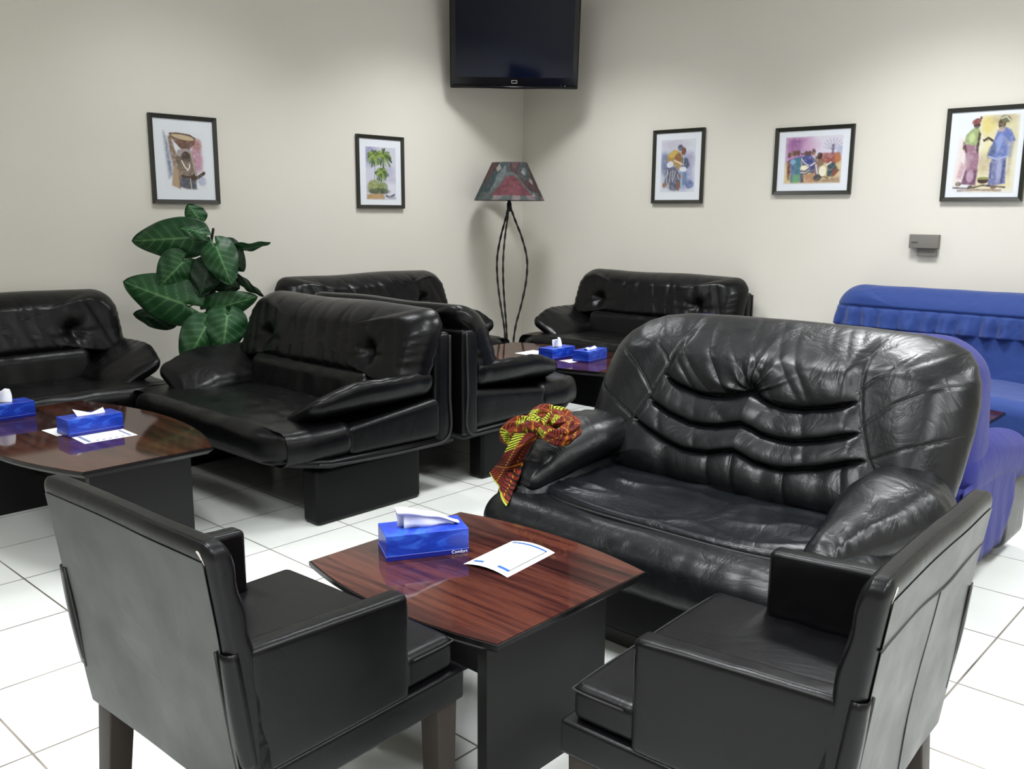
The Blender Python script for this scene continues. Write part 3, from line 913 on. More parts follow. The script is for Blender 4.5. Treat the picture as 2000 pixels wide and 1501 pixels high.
# ------------------------------------------------------------------ painter for pictures (vertex colours)
class Paint:
    def __init__(s, W, H, bg='eef0f2'):
        s.W, s.H = W, H
        s.a = np.ones((H, W, 3)) * np.array(hexc(bg))
        s.X, s.Y = np.meshgrid(np.linspace(0, 1, W), np.linspace(0, 1, H))
        rs = np.random.RandomState(5)
        n = rs.rand(H // 4 + 2, W // 4 + 2)
        yy = np.linspace(0, n.shape[0] - 1.01, H); xx = np.linspace(0, n.shape[1] - 1.01, W)
        yi, xi = yy.astype(int), xx.astype(int); fy, fx = (yy - yi)[:, None], (xx - xi)[None]
        s.n = (n[yi][:, xi] * (1 - fy) + n[yi + 1][:, xi] * fy) * (1 - fx) + (n[yi][:, xi + 1] * (1 - fy) + n[yi + 1][:, xi + 1] * fy) * fx
    def mix(s, m, col, al):
        m = np.clip(m, 0, 1) * al * (.72 + .5 * s.n); m = np.clip(m, 0, 1)[..., None]
        s.a = s.a * (1 - m) + np.array(hexc(col)) * m
    def ell(s, cx, cy, rx, ry, col, al=1, soft=.12, rot=0):
        c, q = math.cos(rot), math.sin(rot); dx, dy = s.X - cx, s.Y - cy
        d = np.sqrt(((dx * c + dy * q) / rx) ** 2 + ((-dx * q + dy * c) / ry) ** 2)
        s.mix((1 + soft / 2 - d) / soft, col, al)
    def poly(s, pts, col, al=1, soft=.012):
        inside = np.zeros_like(s.X, bool); dm = np.ones_like(s.X) * 9
        n = len(pts)
        for i in range(n):
            (x1, y1), (x2, y2) = pts[i], pts[(i + 1) % n]
            if y1 != y2:
                c = ((y1 > s.Y) != (y2 > s.Y)) & (s.X < (x2 - x1) * (s.Y - y1) / (y2 - y1) + x1); inside ^= c
            vx, vy = x2 - x1, y2 - y1; L = vx * vx + vy * vy + 1e-12
            t = np.clip(((s.X - x1) * vx + (s.Y - y1) * vy) / L, 0, 1)
            dm = np.minimum(dm, np.hypot(s.X - x1 - t * vx, s.Y - y1 - t * vy))
        sd = np.where(inside, dm, -dm); s.mix(.5 + sd / soft, col, al)
    def stroke(s, pts, w_, col, al=1, soft=.01):
        dm = np.ones_like(s.X) * 9
        for (x1, y1), (x2, y2) in zip(pts, pts[1:]):
            vx, vy = x2 - x1, y2 - y1; L = vx * vx + vy * vy + 1e-12
            t = np.clip(((s.X - x1) * vx + (s.Y - y1) * vy) / L, 0, 1)
            dm = np.minimum(dm, np.hypot(s.X - x1 - t * vx, s.Y - y1 - t * vy))
        s.mix(.5 + (w_ - dm) / soft, col, al)

def art_basket():
    p = Paint(110, 150, 'dfe2ea')
    p.poly([(.02, .02), (.10, .15), (.16, .45), (.2, .75), (.1, .8), (.06, .45)], '4f6288', .8, .08)
    p.poly([(.72, .12), (.88, .16), (.92, .5), (.9, .66), (.72, .72), (.62, .4)], 'b0607c', .8, .10)
    p.ell(.82, .22, .1, .1, 'b0776a', .7, .5); p.ell(.84, .5, .07, .16, 'c590b0', .6, .6)
    p.ell(.88, .84, .10, .08, '8c96c0', .7, .6)
    p.poly([(.12, .10), (.2, .06), (.26, .3), (.34, .44), (.40, .62), (.36, .98), (.16, .92), (.22, .62), (.16, .40)], '8a6b50', .95, .04)
    p.poly([(.2, .58), (.32, .66), (.34, .98), (.18, .92)], 'b89a70', .9, .04)
    p.poly([(.15, .06), (.3, .03), (.62, .05), (.78, .12), (.74, .22), (.6, .32), (.42, .30), (.28, .20)], '7c5440', 1, .02)
    p.ell(.47, .10, .27, .045, 'cbb48c', 1, .2, .12); p.stroke([(.17, .05), (.4, .045), (.66, .07), (.77, .12)], .012, '5a3c2c')
    p.ell(.5, .24, .14, .07, '6a4434', .8, .4)
    p.poly([(.34, .32), (.62, .30), (.66, .42), (.78, .78), (.7, .98), (.42, .96), (.38, .7), (.28, .5)], '6d5a49', .95, .04)
    p.ell(.47, .36, .16, .06, 'a99a98', .95, .3, -.2); p.ell(.52, .44, .11, .10, '4a3a33', 1, .2)
    p.ell(.50, .62, .16, .14, '8a7562', .7, .5)
    p.stroke([(.42, .50), (.48, .60), (.55, .66), (.60, .60), (.60, .56)], .012, 'efe6dc')
    p.stroke([(.64, .36), (.70, .6), (.74, .75)], .014, 'b0a08c')
    p.poly([(.36, .78), (.7, .76), (.76, .98), (.5, .98), (.34, .94)], '4c5260', .9, .03)
    p.stroke([(.62, .80), (.78, .78), (.94, .70)], .03, '4a3528'); p.stroke([(.4, .76), (.6, .78), (.7, .74)], .02, '4a3528')
    p.stroke([(.60, .80), (.62, .97)], .01, 'cfc4b4')
    return p
def art_palm():
    p = Paint(90, 150, 'c8c8da')
    p.ell(.15, .15, .25, .2, '8e8cc0', .8, .8); p.ell(.75, .45, .2, .1, 'a9a6c8', .7, .9); p.ell(.8, .62, .3, .08, 'b4b2cc', .6, .9); p.ell(.8, .8, .35, .12, 'd8d8e6', .8, .8)
    for x0, y0, x1, y1 in ((.30, .3, .28, .62), (.52, .3, .36, .80), (.55, .5, .42, .82)):
        p.stroke([(x0, y0), (x1, y1)], .012, '8a8c90')
    rs = np.random.RandomState(2)
    for cx, cy, R in ((.28, .17, .24), (.58, .16, .26), (.52, .47, .20)):
        for k in range(15):
            a = -PI + 2 * PI * k / 15 + rs.rand() * .3
            L = R * (.8 + .4 * rs.rand()); x1 = cx + math.cos(a) * L; y1 = cy + math.sin(a) * L * .62 + .05
            p.stroke([(cx, cy), ((cx + x1) / 2, (cy + y1) / 2 - .03), (x1, y1)], .028, ('3c5a26', '5f7f2c', '8fa640', '4c6c28')[k % 4], .95, .02)
    p.ell(.26, .76, .22, .14, '8c9638', .9, .3); p.ell(.55, .76, .17, .10, '7c8c34', .9, .3)
    p.ell(.42, .84, .36, .06, '4c5640', .9, .4)
    p.poly([(.02, .9), (.5, .88), (.62, .93), (.6, .99), (.02, .99)], 'b89048', .95, .03)
    p.stroke([(.66, .92), (.78, .95), (.94, .90)], .02, '5c5a66'); p.ell(.85, .96, .15, .02, '9c9aa8', .8, .5)
    return p
def art_drum():
    p = Paint(100, 150, 'd2d6e2')
    p.ell(.4, .1, .4, .1, 'b9b0c6', .6, .8); p.poly([(.0, .24), (.9, .26), (.95, .85), (.7, .98), (.1, .9), (.02, .6)], '8a92c0', .75, .15)
    p.ell(.12, .45, .12, .2, '5f6c94', .7, .7); p.ell(.85, .86, .12, .08, '4c62a0', .8, .5); p.ell(.85, .4, .14, .14, 'a79cbc', .6, .8)
    p.poly([(.2, .28), (.38, .19), (.58, .24), (.64, .40), (.58, .52), (.5, .60), (.42, .50), (.26, .46), (.18, .38)], 'b08c30', 1, .03)
    p.ell(.36, .27, .14, .06, 'd2b040', .9, .4, -.3); p.ell(.5, .36, .1, .1, '8c5a34', .9, .4)
    p.ell(.56, .16, .08, .06, '5c5a70', 1, .2); p.ell(.66, .23, .07, .08, '7c4a3c', 1, .2); p.poly([(.62, .34), (.78, .36), (.84, .5), (.7, .62), (.6, .55)], '4c5474', .95, .03)
    p.stroke([(.40, .40), (.62, .47)], .02, 'e2c09c')
    p.poly([(.16, .52), (.44, .52), (.56, .66), (.6, .92), (.44, .98), (.26, .96), (.12, .80)], '565a72', .95, .04)
    p.ell(.27, .47, .10, .06, 'd6dae4', 1, .2, -.2); p.ell(.66, .57, .10, .05, 'dadfe8', 1, .2)
    for q in ([(.2, .56), (.18, .8), (.28, .98)], [(.3, .6), (.24, .9)], [(.36, .58), (.34, .76)], [(.44, .6), (.36, .8)], [(.5, .66), (.54, .76)], [(.22, .62), (.12, .74)]):
        p.stroke(q, .008, 'cfcfc4')
    p.poly([(.58, .62), (.76, .62), (.78, .84), (.64, .88), (.58, .74)], '5c7ca4', .9, .04)
    p.ell(.12, .87, .06, .05, '9c6a48', 1, .3); p.poly([(.48, .78), (.58, .8), (.56, .98), (.48, .96)], '8c5a44', .95, .03); p.ell(.60, .70, .06, .04, '9c5c4a', .9, .3)
    p.stroke([(.66, .3), (.66, .5)], .01, 'b8ccb8'); p.stroke([(.62, .64), (.62, .9)], .016, '9cc0d4')
    return p
def art_band():
    p = Paint(140, 110, 'd8d2e2')
    p.poly([(0, 0), (.45, 0), (.5, .4), (0, .6)], 'b06aa8', .95, .15); p.ell(.2, .16, .14, .14, '8c5090', .6, .8); p.ell(.45, .2, .16, .16, 'd2a8cc', .7, .8)
    p.poly([(0, .55), (1, .48), (1, 1), (0, 1)], 'd6b860', .9, .10)
    for k in range(9):
        a = PI * (1.05 + .9 * k / 8); p.stroke([(.84, .30), (.84 + .17 * math.cos(a), .27 + .22 * math.sin(a))], .008, '9a98b4', .7)
    p.stroke([(.84, .2), (.84, .38)], .022, '6c6888', .9); p.ell(.96, .32, .06, .1, 'a6b4d4', .8, .5)
    p.poly([(.6, .36), (.96, .36), (.98, .52), (.9, .6), (.6, .56)], 'a25044', .95, .04); p.ell(.93, .46, .05, .1, 'c07038', .9, .4)
    for x, y in ((.08, .38), (.13, .35), (.18, .34), (.24, .34), (.32, .33), (.38, .36), (.44, .36)): p.ell(x, y, .035, .06, ('6a4a3c', '8c6a5c')[int(x * 100) % 2], .95, .3)
    p.ell(.32, .30, .04, .05, 'b49ac0', .95, .3); p.ell(.51, .33, .035, .07, '5a4034', 1, .3); p.ell(.52, .37, .02, .03, 'b88c5c', .9, .3)
    p.poly([(.04, .52), (.12, .46), (.1, .92), (.06, .9)], '6a3434', .95, .03)
    p.poly([(.10, .50), (.20, .44), (.30, .42), (.30, .96), (.12, .98)], '3c6c9c', .95, .03); p.poly([(.2, .44), (.3, .44), (.28, .8), (.2, .8)], '2e7a8c', .9, .03)
    p.ell(.15, .53, .05, .05, '7cb4d4', .9, .4); p.poly([(.16, .82), (.28, .80), (.28, .98), (.14, .98)], '6cac6c', .9, .05)
    p.poly([(.3, .42), (.46, .38), (.56, .52), (.54, .78), (.5, .8), (.32, .64)], '36448c', .95, .03)
    p.poly([(.54, .42), (.66, .44), (.7, .6), (.62, .66), (.54, .56)], '8c6c5c', .95, .03); p.ell(.62, .42, .05, .07, '4c302c', 1, .3)
    p.poly([(.3, .78), (.36, .78), (.36, .98), (.30, .98)], '2c3460', .9, .02)
    p.poly([(.54, .6), (.62, .62), (.62, .86), (.56, .84)], '8a7c84', .9, .02); p.stroke([(.56, .6), (.6, .82)], .008, 'e4e0e4'); p.stroke([(.53, .6), (.56, .8)], .006, '6c3c34')
    p.poly([(.76, .58), (.88, .56), (.96, .74), (.88, .84), (.76, .88)], '3c5464', .95, .03); p.poly([(.86, .7), (.98, .72), (.9, .84), (.84, .88)], '8c4c38', .95, .03)
    p.poly([(.36, .8), (.54, .78), (.6, .98), (.38, .98)], 'b88460', .9, .05); p.ell(.60, .88, .07, .08, '4a4a50', .95, .4, .5)
    p.poly([(.28, .66), (.44, .60), (.46, .74), (.36, .82), (.30, .78)], 'b4aeb4', 1, .02); p.ell(.355, .66, .065, .05, 'efe6c4', 1, .15, -.3)
    p.stroke([(.30, .73), (.38, .74), (.45, .68)], .012, '33343c'); p.stroke([(.31, .79), (.38, .80), (.46, .74)], .010, '33343c')
    p.ell(.685, .74, .062, .11, 'efe8cc', 1, .12); p.stroke([(.66, .88), (.72, .86), (.78, .9)], .01, '5c3c34')
    p.stroke([(.30, .46), (.36, .56), (.42, .60)], .007, 'e2e0e4'); p.stroke([(.47, .62), (.54, .56)], .012, 'dcdce4'); p.stroke([(.74, .62), (.82, .56)], .012, 'dcdce4')
    p.poly([(.68, .92), (.98, .86), (.98, .98), (.6, .98)], '9c7c6c', .8, .05)
    return p
def art_women():
    p = Paint(120, 160, 'dfe3ea')
    p.poly([(.38, .02), (.98, 0), (1, .98), (.3, .98), (.42, .4)], 'dcd09c', .9, .15); p.ell(.5, .12, .12, .14, 'e0cc50', .7, .8); p.ell(.75, .06, .2, .07, 'b4a06c', .7, .8)
    p.ell(.5, .6, .12, .14, 'b49c78', .6, .8); p.poly([(.08, .3), (.16, .3), (.12, .9), (.02, .9)], 'e8c4b0', .7, .12); p.ell(.6, .4, .2, .12, 'e4dca8', .7, .8)
    p.ell(.9, .3, .1, .2, 'cfc89c', .8, .8); p.poly([(.86, .4), (.92, .44), (.9, .8), (.86, .76)], '8c8884', .6, .06)
    p.poly([(.14, .36), (.36, .36), (.40, .55), (.38, .9), (.14, .88), (.22, .62), (.16, .46)], '9c6c84', 1, .02)
    p.poly([(.20, .70), (.40, .70), (.38, .90), (.16, .88)], '6c3c60', .9, .04); p.ell(.28, .78, .06, .08, 'c8a4bc', .8, .5); p.ell(.22, .58, .05, .12, 'b4909c', .8, .6)
    p.poly([(.12, .60), (.20, .64), (.14, .82), (.06, .80)], 'c89ca8', .9, .04)
    p.poly([(.16, .24), (.26, .16), (.36, .16), (.40, .24), (.38, .38), (.26, .38), (.14, .34)], '9aac6c', 1, .02); p.ell(.26, .28, .05, .06, 'c4d88c', .8, .5)
    p.poly([(.36, .2), (.40, .24), (.38, .50), (.34, .44)], '4c3a34', .95, .02); p.poly([(.12, .32), (.17, .36), (.20, .48), (.12, .42)], '5c4038', .9, .02)
    p.ell(.32, .12, .055, .045, '4a342c', 1, .2); p.ell(.31, .075, .075, .04, '8c4440', 1, .2, -.2); p.ell(.38, .03, .02, .02, '5c3434', 1, .3)
    p.stroke([(.46, .325), (.52, .29), (.62, .34)], .016, '4c3a30'); p.stroke([(.44, .31), (.52, .32)], .006, '3c2c24')
    p.poly([(.66, .20), (.78, .16), (.88, .20), (.96, .34), (.84, .36), (.86, .54), (.62, .56), (.54, .52), (.60, .36)], '5a70b8', 1, .02)
    p.poly([(.82, .34), (.94, .34), (.9, .56), (.84, .5)], '8890b4', .8, .04); p.ell(.70, .36, .05, .12, '8ca0dc', .7, .6, .3); p.ell(.60, .46, .06, .1, '46587c', .7, .5, .5)
    p.poly([(.60, .56), (.84, .54), (.86, .88), (.58, .92)], '6c74a8', 1, .02); p.ell(.74, .7, .04, .16, 'a4acd4', .7, .6); p.stroke([(.82, .6), (.80, .86)], .02, '44487c', .8)
    p.stroke([(.6, .62), (.61, .8)], .016, '4c5488', .8); p.stroke([(.56, .53), (.7, .57), (.86, .53)], .01, '9ca8d4')
    p.ell(.72, .12, .06, .07, '5a4638', 1, .2); p.ell(.77, .06, .085, .045, '6c6c50', 1, .2, .2); p.stroke([(.7, .05), (.78, .03), (.84, .08)], .01, 'c8c4a4')
    p.ell(.72, .19, .05, .03, 'c0a894', .9, .4)
    p.ell(.5, .84, .09, .04, '4c3434', 1, .2); p.ell(.5, .81, .09, .018, '8c9444', 1, .3)
    p.stroke([(.02, .93), (.3, .94), (.5, .9), (.86, .93)], .012, '3c2c24', .8); p.stroke([(.1, .97), (.4, .96), (.8, .97)], .016, '8c6448', .7)
    p.ell(.1, .88, .05, .03, '6c5c44', .9, .4); p.ell(.3, .92, .04, .02, '5c4438', .9, .4); p.ell(.68, .93, .05, .02, '7c5c48', .9, .4)
    return p

def make_picture(name, label, wall, u0, u1, z0, z1, ax0, ax1, az0, az1, pt, bw=.026):
    """wall 'L': plane x=X0, u is y ; wall 'B': plane y=Y1, u is x (image right = +u)"""
    cu, cz = (u0 + u1) / 2, (z0 + z1) / 2; W, H = (u1 - u0), (z1 - z0)
    loc = (X0 + .001, cu, cz) if wall == 'L' else (cu, Y1 - .001, cz)
    r = thing('framed_picture', label, 'picture', loc, PI / 2 if wall == 'L' else 0, 'framed watercolours on the walls')
    # local: x right, z up, front is -y
    g = G(); d = .022
    def bar(p):
        g.add(*prism(p, -d, 0, .003), T=Matrix.Rotation(-PI / 2, 4, 'X') @ Matrix.Scale(1, 4), smooth=False)
    o = [(-W / 2, -H / 2), (W / 2, -H / 2), (W / 2, H / 2), (-W / 2, H / 2)]
    n_ = [(-W / 2 + bw, -H / 2 + bw), (W / 2 - bw, -H / 2 + bw), (W / 2 - bw, H / 2 - bw), (-W / 2 + bw, H / 2 - bw)]
    for i in range(4):
        j = (i + 1) % 4
        a, b, c_, e = o[i], o[j], n_[j], n_[i]
        V = []
        for (x, z) in (a, b, c_, e):
            V.append((x, 0, z))
        for k, (x, z) in enumerate((a, b, c_, e)):
            V.append((x, -d if k < 2 else -d * .62, z))
        g.add(V, [(0, 1, 2, 3), (7, 6, 5, 4), (0, 4, 5, 1), (1, 5, 6, 2), (2, 6, 7, 3), (3, 7, 4, 0)], smooth=False)
    g.obj('frame', M['frame'], r)
    G().add(*box(-W / 2 + bw - .004, W / 2 - bw + .004, -.008, -.002, -H / 2 + bw - .004, H / 2 - bw + .004), smooth=False).obj('mount', M['mount'], r)
    iw, ih = W - 2 * bw, H - 2 * bw
    x0, x1 = -iw / 2 + ax0 * iw, -iw / 2 + ax1 * iw; t0, t1 = ih / 2 - az0 * ih, ih / 2 - az1 * ih
    V = []; nW, nH = pt.W, pt.H
    for j in range(nH):
        for i in range(nW): V.append((x0 + (x1 - x0) * i / (nW - 1), -.0086, t0 + (t1 - t0) * j / (nH - 1)))
    F = [(j * nW + i, (j + 1) * nW + i, (j + 1) * nW + i + 1, j * nW + i + 1) for j in range(nH - 1) for i in range(nW - 1)]
    g = G().add(V, F); g.col = (pt.a * .80 + pt.a.mean(2, keepdims=True) * .18).reshape(-1, 3); g.obj('watercolour', M['art'], r)
make_picture('p', 'framed watercolour of a figure carrying a bowl overhead, above the plant', 'L', 2.672, 3.121, 1.395, 1.935, .15, .86, .14, .88, art_basket())
make_picture('p', 'framed watercolour of green palm trees on the left wall', 'L', 4.240, 4.690, 1.377, 1.911, .15, .87, .12, .92, art_palm())
make_picture('p', 'framed watercolour of a drummer in a yellow shirt, right of the floor lamp', 'B', -4.123, -3.670, 1.429, 1.980, .12, .88, .10, .88, art_drum())
make_picture('p', 'landscape framed watercolour of a drumming group under a purple sky', 'B', -3.101, -2.540, 1.487, 1.941, .10, .90, .10, .88, art_band())
make_picture('p', 'framed watercolour of two standing women, at the right picture edge', 'B', -1.967, -1.503, 1.437, 1.995, .09, .93, .05, .95, art_women())

# ------------------------------------------------------------------ television in the corner
tv = thing('television', 'black flat-screen television mounted high in the room corner', 'television', (-5.05, 5.465, 2.309), math.radians(45.5))
tv.rotation_euler.x = math.radians(12)
W, H = 1.005, .73
G().add(*rbox((0, .03, H / 2), (W / 2, .035, H / 2), .012, (1, 1, 1), 3)).obj('casing', M['tvb'], tv)
G().add(*box(-W / 2 + .045, W / 2 - .045, -.0060, -.004, .085, H - .06), smooth=False).obj('screen', M['tvs'], tv)
g = G(); g.add(*tube([(-W / 2 + .02, -.003, .018), (0, -.012, .010), (W / 2 - .02, -.003, .018)], .012, 8)); g.obj('bottom_lip', M['tvb'], tv)
g = G()
for a in ((-.022, .022, .040, .044), (-.022, .022, .060, .063), (-.022, -.019, .040, .063), (.019, .022, .040, .063)): g.add(*box(a[0], a[1], -.0075, -.004, a[2], a[3]), smooth=False)
g.obj('emblem', M['silver'], tv)
G().add(*tube([(.385 + .018 * math.cos(a), -.0135, .030 + .010 * math.sin(a)) for a in [PI + PI * i / 10 for i in range(11)]], .0012, 5)).obj('power_mark', M['silver'], tv)
g = G().add(*box(-.10, .10, .065, .09, .2, .42), smooth=False); g.add(*box(-.03, .03, .09, .40, .28, .34), smooth=False); g.obj('wall_bracket', M['iron'], tv)

# ------------------------------------------------------------------ grey switch box on the back wall
sb = thing('junction_box', 'small grey plastic box on the back wall below the pictures', 'wall box', (-2.033, Y1, 1.19))
G().add(*rbox((0, -.024, 0), (.088, .024, .043), .003, (1, 1, 1), 2)).obj('cover', M['grey'], sb)
G().add(*rbox((.018, -.014, -.066), (.058, .014, .026), .003, (1, 1, 1), 2)).obj('lower_housing', M['grey'], sb)
G().add(*box(-.072, -.034, -.0495, -.047, -.010, -.003), smooth=False).obj('slot', M['greyd'], sb)

# ------------------------------------------------------------------ floor lamp
LX, LY = -5.175, 5.55
lamp = thing('floor_lamp', 'floor lamp with a painted cone shade and curved black iron legs in the corner', 'floor lamp', (LX, LY, 0))
nU, nV = 220, 60
def shade_col(u, v):
    # u 0..1 around starting at the back, v 0 top..1 bottom ; facing camera about u=.5
    x = (u - .5) * 4.2; n1 = nz(x * 2.2, v * 2.2, 9); n2 = nz(x * 5, v * 5, 2); n3 = nz(x * 1.1, v * 1.1, 21)
    c = np.array(hexc('434643'))
    if n1 > .08: c = np.array(hexc('4a3034'))
    if n1 > .30: c = np.array(hexc('5a3a3c'))
    if n1 < -.16: c = np.array(hexc('34444a'))
    if n1 < -.34: c = np.array(hexc('5a6668'))
    # central crimson mountain with a grey-green outline
    hgt = .36 + .52 * sstep(.06, .50, abs(x + .05)) + .03 * n2
    if abs(x) < .72 and v > hgt - .10: c = np.array(hexc('4a5655'))
    if abs(x) < .62 and v > hgt and v < .88 + .03 * n2: c = np.array(hexc('6e2a38')) * (1 + .25 * n2)
    if .88 < v and n2 > .05: c = np.array(hexc('77686a'))
    if abs(x - .62 - (v - .55) * .8) < .10: c = np.array(hexc('31484a'))
    for tx, tv_, s_ in ((-.42, .27, .07), (-.62, .50, .08), (.36, .16, .10), (-.95, .66, .08), (-.55, .86, .05)):
        if abs(x - tx) + abs(v - tv_) < s_: c = np.array(hexc('8c8078'))
    g_ = c.mean() * np.array([1.02, 1.0, .98])
    return (c * .60 + g_ * .40) * (.85 + .3 * nz(x * 12, v * 12, 4))
V = []; C_ = []
a0 = math.atan2(-RF.y, -RF.x) + PI
for side_, (rt, rb_) in enumerate(((.143, .290), (.140, .287))):
    for j in range(nV + 1):
        v_ = j / nV
        for i in range(nU):
            a = a0 + 2 * PI * i / nU; r_ = rt + (rb_ - rt) * v_
            V.append((r_ * math.cos(a), r_ * math.sin(a), 1.750 - .303 * v_))
            C_.append(shade_col(1 - i / nU, v_) if side_ == 0 else np.array(hexc('7c776c')))
F = []
o2 = (nV + 1) * nU
for j in range(nV):
    for i in range(nU):
        k = (i + 1) % nU
        F.append((j * nU + i, (j + 1) * nU + i, (j + 1) * nU + k, j * nU + k)); F.append((o2 + j * nU + k, o2 + (j + 1) * nU + k, o2 + (j + 1) * nU + i, o2 + j * nU + i))
for i in range(nU):
    k = (i + 1) % nU
    F.append((i, k, o2 + k, o2 + i)); F.append((nV * nU + k, nV * nU + i, o2 + nV * nU + i, o2 + nV * nU + k))
g = G().add(V, F); g.col = np.array(C_); g.obj('lamp_shade', M['shade'], lamp, 'painted cone shade in grey, green and crimson')
G().add(*tube([(0, 0, 1.36), (0, 0, 1.43)], .020, 10)).add(*tube([(0, 0, 1.43), (0, 0, 1.50)], .015, 10)).obj('socket', M['iron'], lamp)
g = G()
for k in range(3):
    a = 2 * PI * k / 3; g.add(*tube([(0, 0, 1.46), (.286 * math.cos(a), .286 * math.sin(a), 1.452)], .002, 5))
g.obj('shade_ring', M['iron'], lamp)
ang = math.atan2(RR.y, RR.x)
for k, (da, amp) in enumerate(((0, .150), (2.30, .150), (-1.90, .145))):
    a = ang + da
    prof = [(1.40, .010), (1.30, .045), (1.15, .105), (.97, 1 * amp), (.78, .95 * amp), (.58, .68 * amp), (.40, .38 * amp), (.22, .30 * amp), (.08, .75 * amp), (0.006, 1.3 * amp)]
    pts = spline([(r_ * math.cos(a), r_ * math.sin(a), z_) for z_, r_ in prof], 8)
    rad = [.0085 * (1 + .22 * math.sin(i * 1.6 + k)) for i in range(len(pts))]
    G().add(*tube(pts, rad, 8)).obj('leg', M['iron'], lamp)

# ------------------------------------------------------------------ potted plant
PX, PY = -5.0, 2.745
plant = thing('potted_plant', 'leafy green artificial plant with broad veined leaves against the left wall', 'plant', (PX, PY, 0))
g = G()
prof = [(0, 0), (.12, 0), (.15, .26), (.165, .27), (.165, .30), (.145, .30), (.14, .27), (0, .27)]
V = []; nS = 28
for r_, z_ in prof:
    for i in range(nS): V.append((r_ * math.cos(2 * PI * i / nS), r_ * math.sin(2 * PI * i / nS), z_))
F = [(j * nS + i, j * nS + (i + 1) % nS, (j + 1) * nS + (i + 1) % nS, (j + 1) * nS + i) for j in range(len(prof) - 1) for i in range(nS)]
g.add(V, F); g.obj('pot', M['pot'], plant)
U = Vector((RR.x, RR.y, 0)).normalized(); TO = Vector((-PX, -PY, 0)).normalized(); UPV = Vector((0, 0, 1))
def pp_(cx, cy, dep=0.0):
    """crop pixel of the plant study -> local point on the plant's own upright plane"""
    u = ((240 + cx / 4.84) - 415) / 323.0; z = .507 + (690 - (400 + cy / 4.84)) / 323.0 / .985
    return U * u + UPV * z + TO * dep
G().add(*tube(spline([(0, 0, .27), pp_(812, 1440), pp_(815, 1200), pp_(850, 900), pp_(870, 640)], 6), [.026] * 5 + [.022] * 12 + [.014] * 8, 10)).obj('stem', M['pole'], plant)
G().add(*tube(spline([(.03, 0, .27), pp_(928, 1440), pp_(925, 1250), pp_(900, 1000), pp_(880, 700), pp_(885, 420), pp_(915, 255)], 6), [.012] * 30 + [.008] * 7, 8)).obj('stem', M['pole'], plant)
def leaf(bx, by, tx, ty, wd, dep, lift, dark, st, cup=.25, twist=0.0):
    b = pp_(bx, by, dep); t = pp_(tx, ty, dep + lift)
    ax = (t - b); L = ax.length; ax.normalize()
    side = TO.cross(ax).normalized(); nrm = ax.cross(side).normalized()
    if nrm.dot(TO) < 0: nrm = -nrm
    if twist: 
        R_ = Matrix.Rotation(twist, 3, ax); side = R_ @ side; nrm = R_ @ nrm
    wd = wd * 1.15 / 4.84 / 323.0
    nS, nT = 44, 26; V = []; C_ = []
    for i in range(nS + 1):
        s = i / nS; ss = -.16 + 1.16 * s
        for j in range(nT + 1):
            q = -1 + 2 * j / nT
            # heart outline
            hw = (math.sin(PI * (s * .985 + .015) ** .66)) ** .62
            if s > .98: hw *= .4
            along = ss * L
            if ss < .10: along += (.10 - ss) * L * (abs(q) < .35) * (1 - abs(q) / .35) * .9
            off = q * hw * wd / 2
            cu_ = -cup * wd * (abs(q) ** 1.6) * hw * .5 + .10 * L * math.sin(PI * s) + .006 * math.sin(s * 16 + abs(q) * 5) * abs(q)
            p = b + ax * along + side * off + nrm * cu_
            V.append(p)
            vein = gz(q, .045) * (1 - .5 * s)
            ph = (s * 7.5 - abs(q) * 1.5) % 1
            vein += .55 * gz(min(ph, 1 - ph), .075) * (1 - abs(q)) ** .6
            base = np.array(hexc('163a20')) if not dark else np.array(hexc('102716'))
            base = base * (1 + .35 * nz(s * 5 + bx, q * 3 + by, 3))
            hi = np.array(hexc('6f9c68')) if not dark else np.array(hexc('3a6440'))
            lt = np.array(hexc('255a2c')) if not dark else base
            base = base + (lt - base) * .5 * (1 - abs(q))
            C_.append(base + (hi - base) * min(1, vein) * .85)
    F = [(i * (nT + 1) + j, (i + 1) * (nT + 1) + j, (i + 1) * (nT + 1) + j + 1, i * (nT + 1) + j + 1) for i in range(nS) for j in range(nT)]
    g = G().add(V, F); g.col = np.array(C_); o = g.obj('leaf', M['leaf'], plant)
    md = o.modifiers.new('solid', 'SOLIDIFY'); md.thickness = .0015
    s0 = pp_(*st, .0); mid = (s0 + b) / 2 + UPV * .03 - TO * 0
    G().add(*tube(spline([s0, mid, b, b + ax * L * .12], 6), .0045, 6)).obj('leaf_stalk', M['stem'], o)
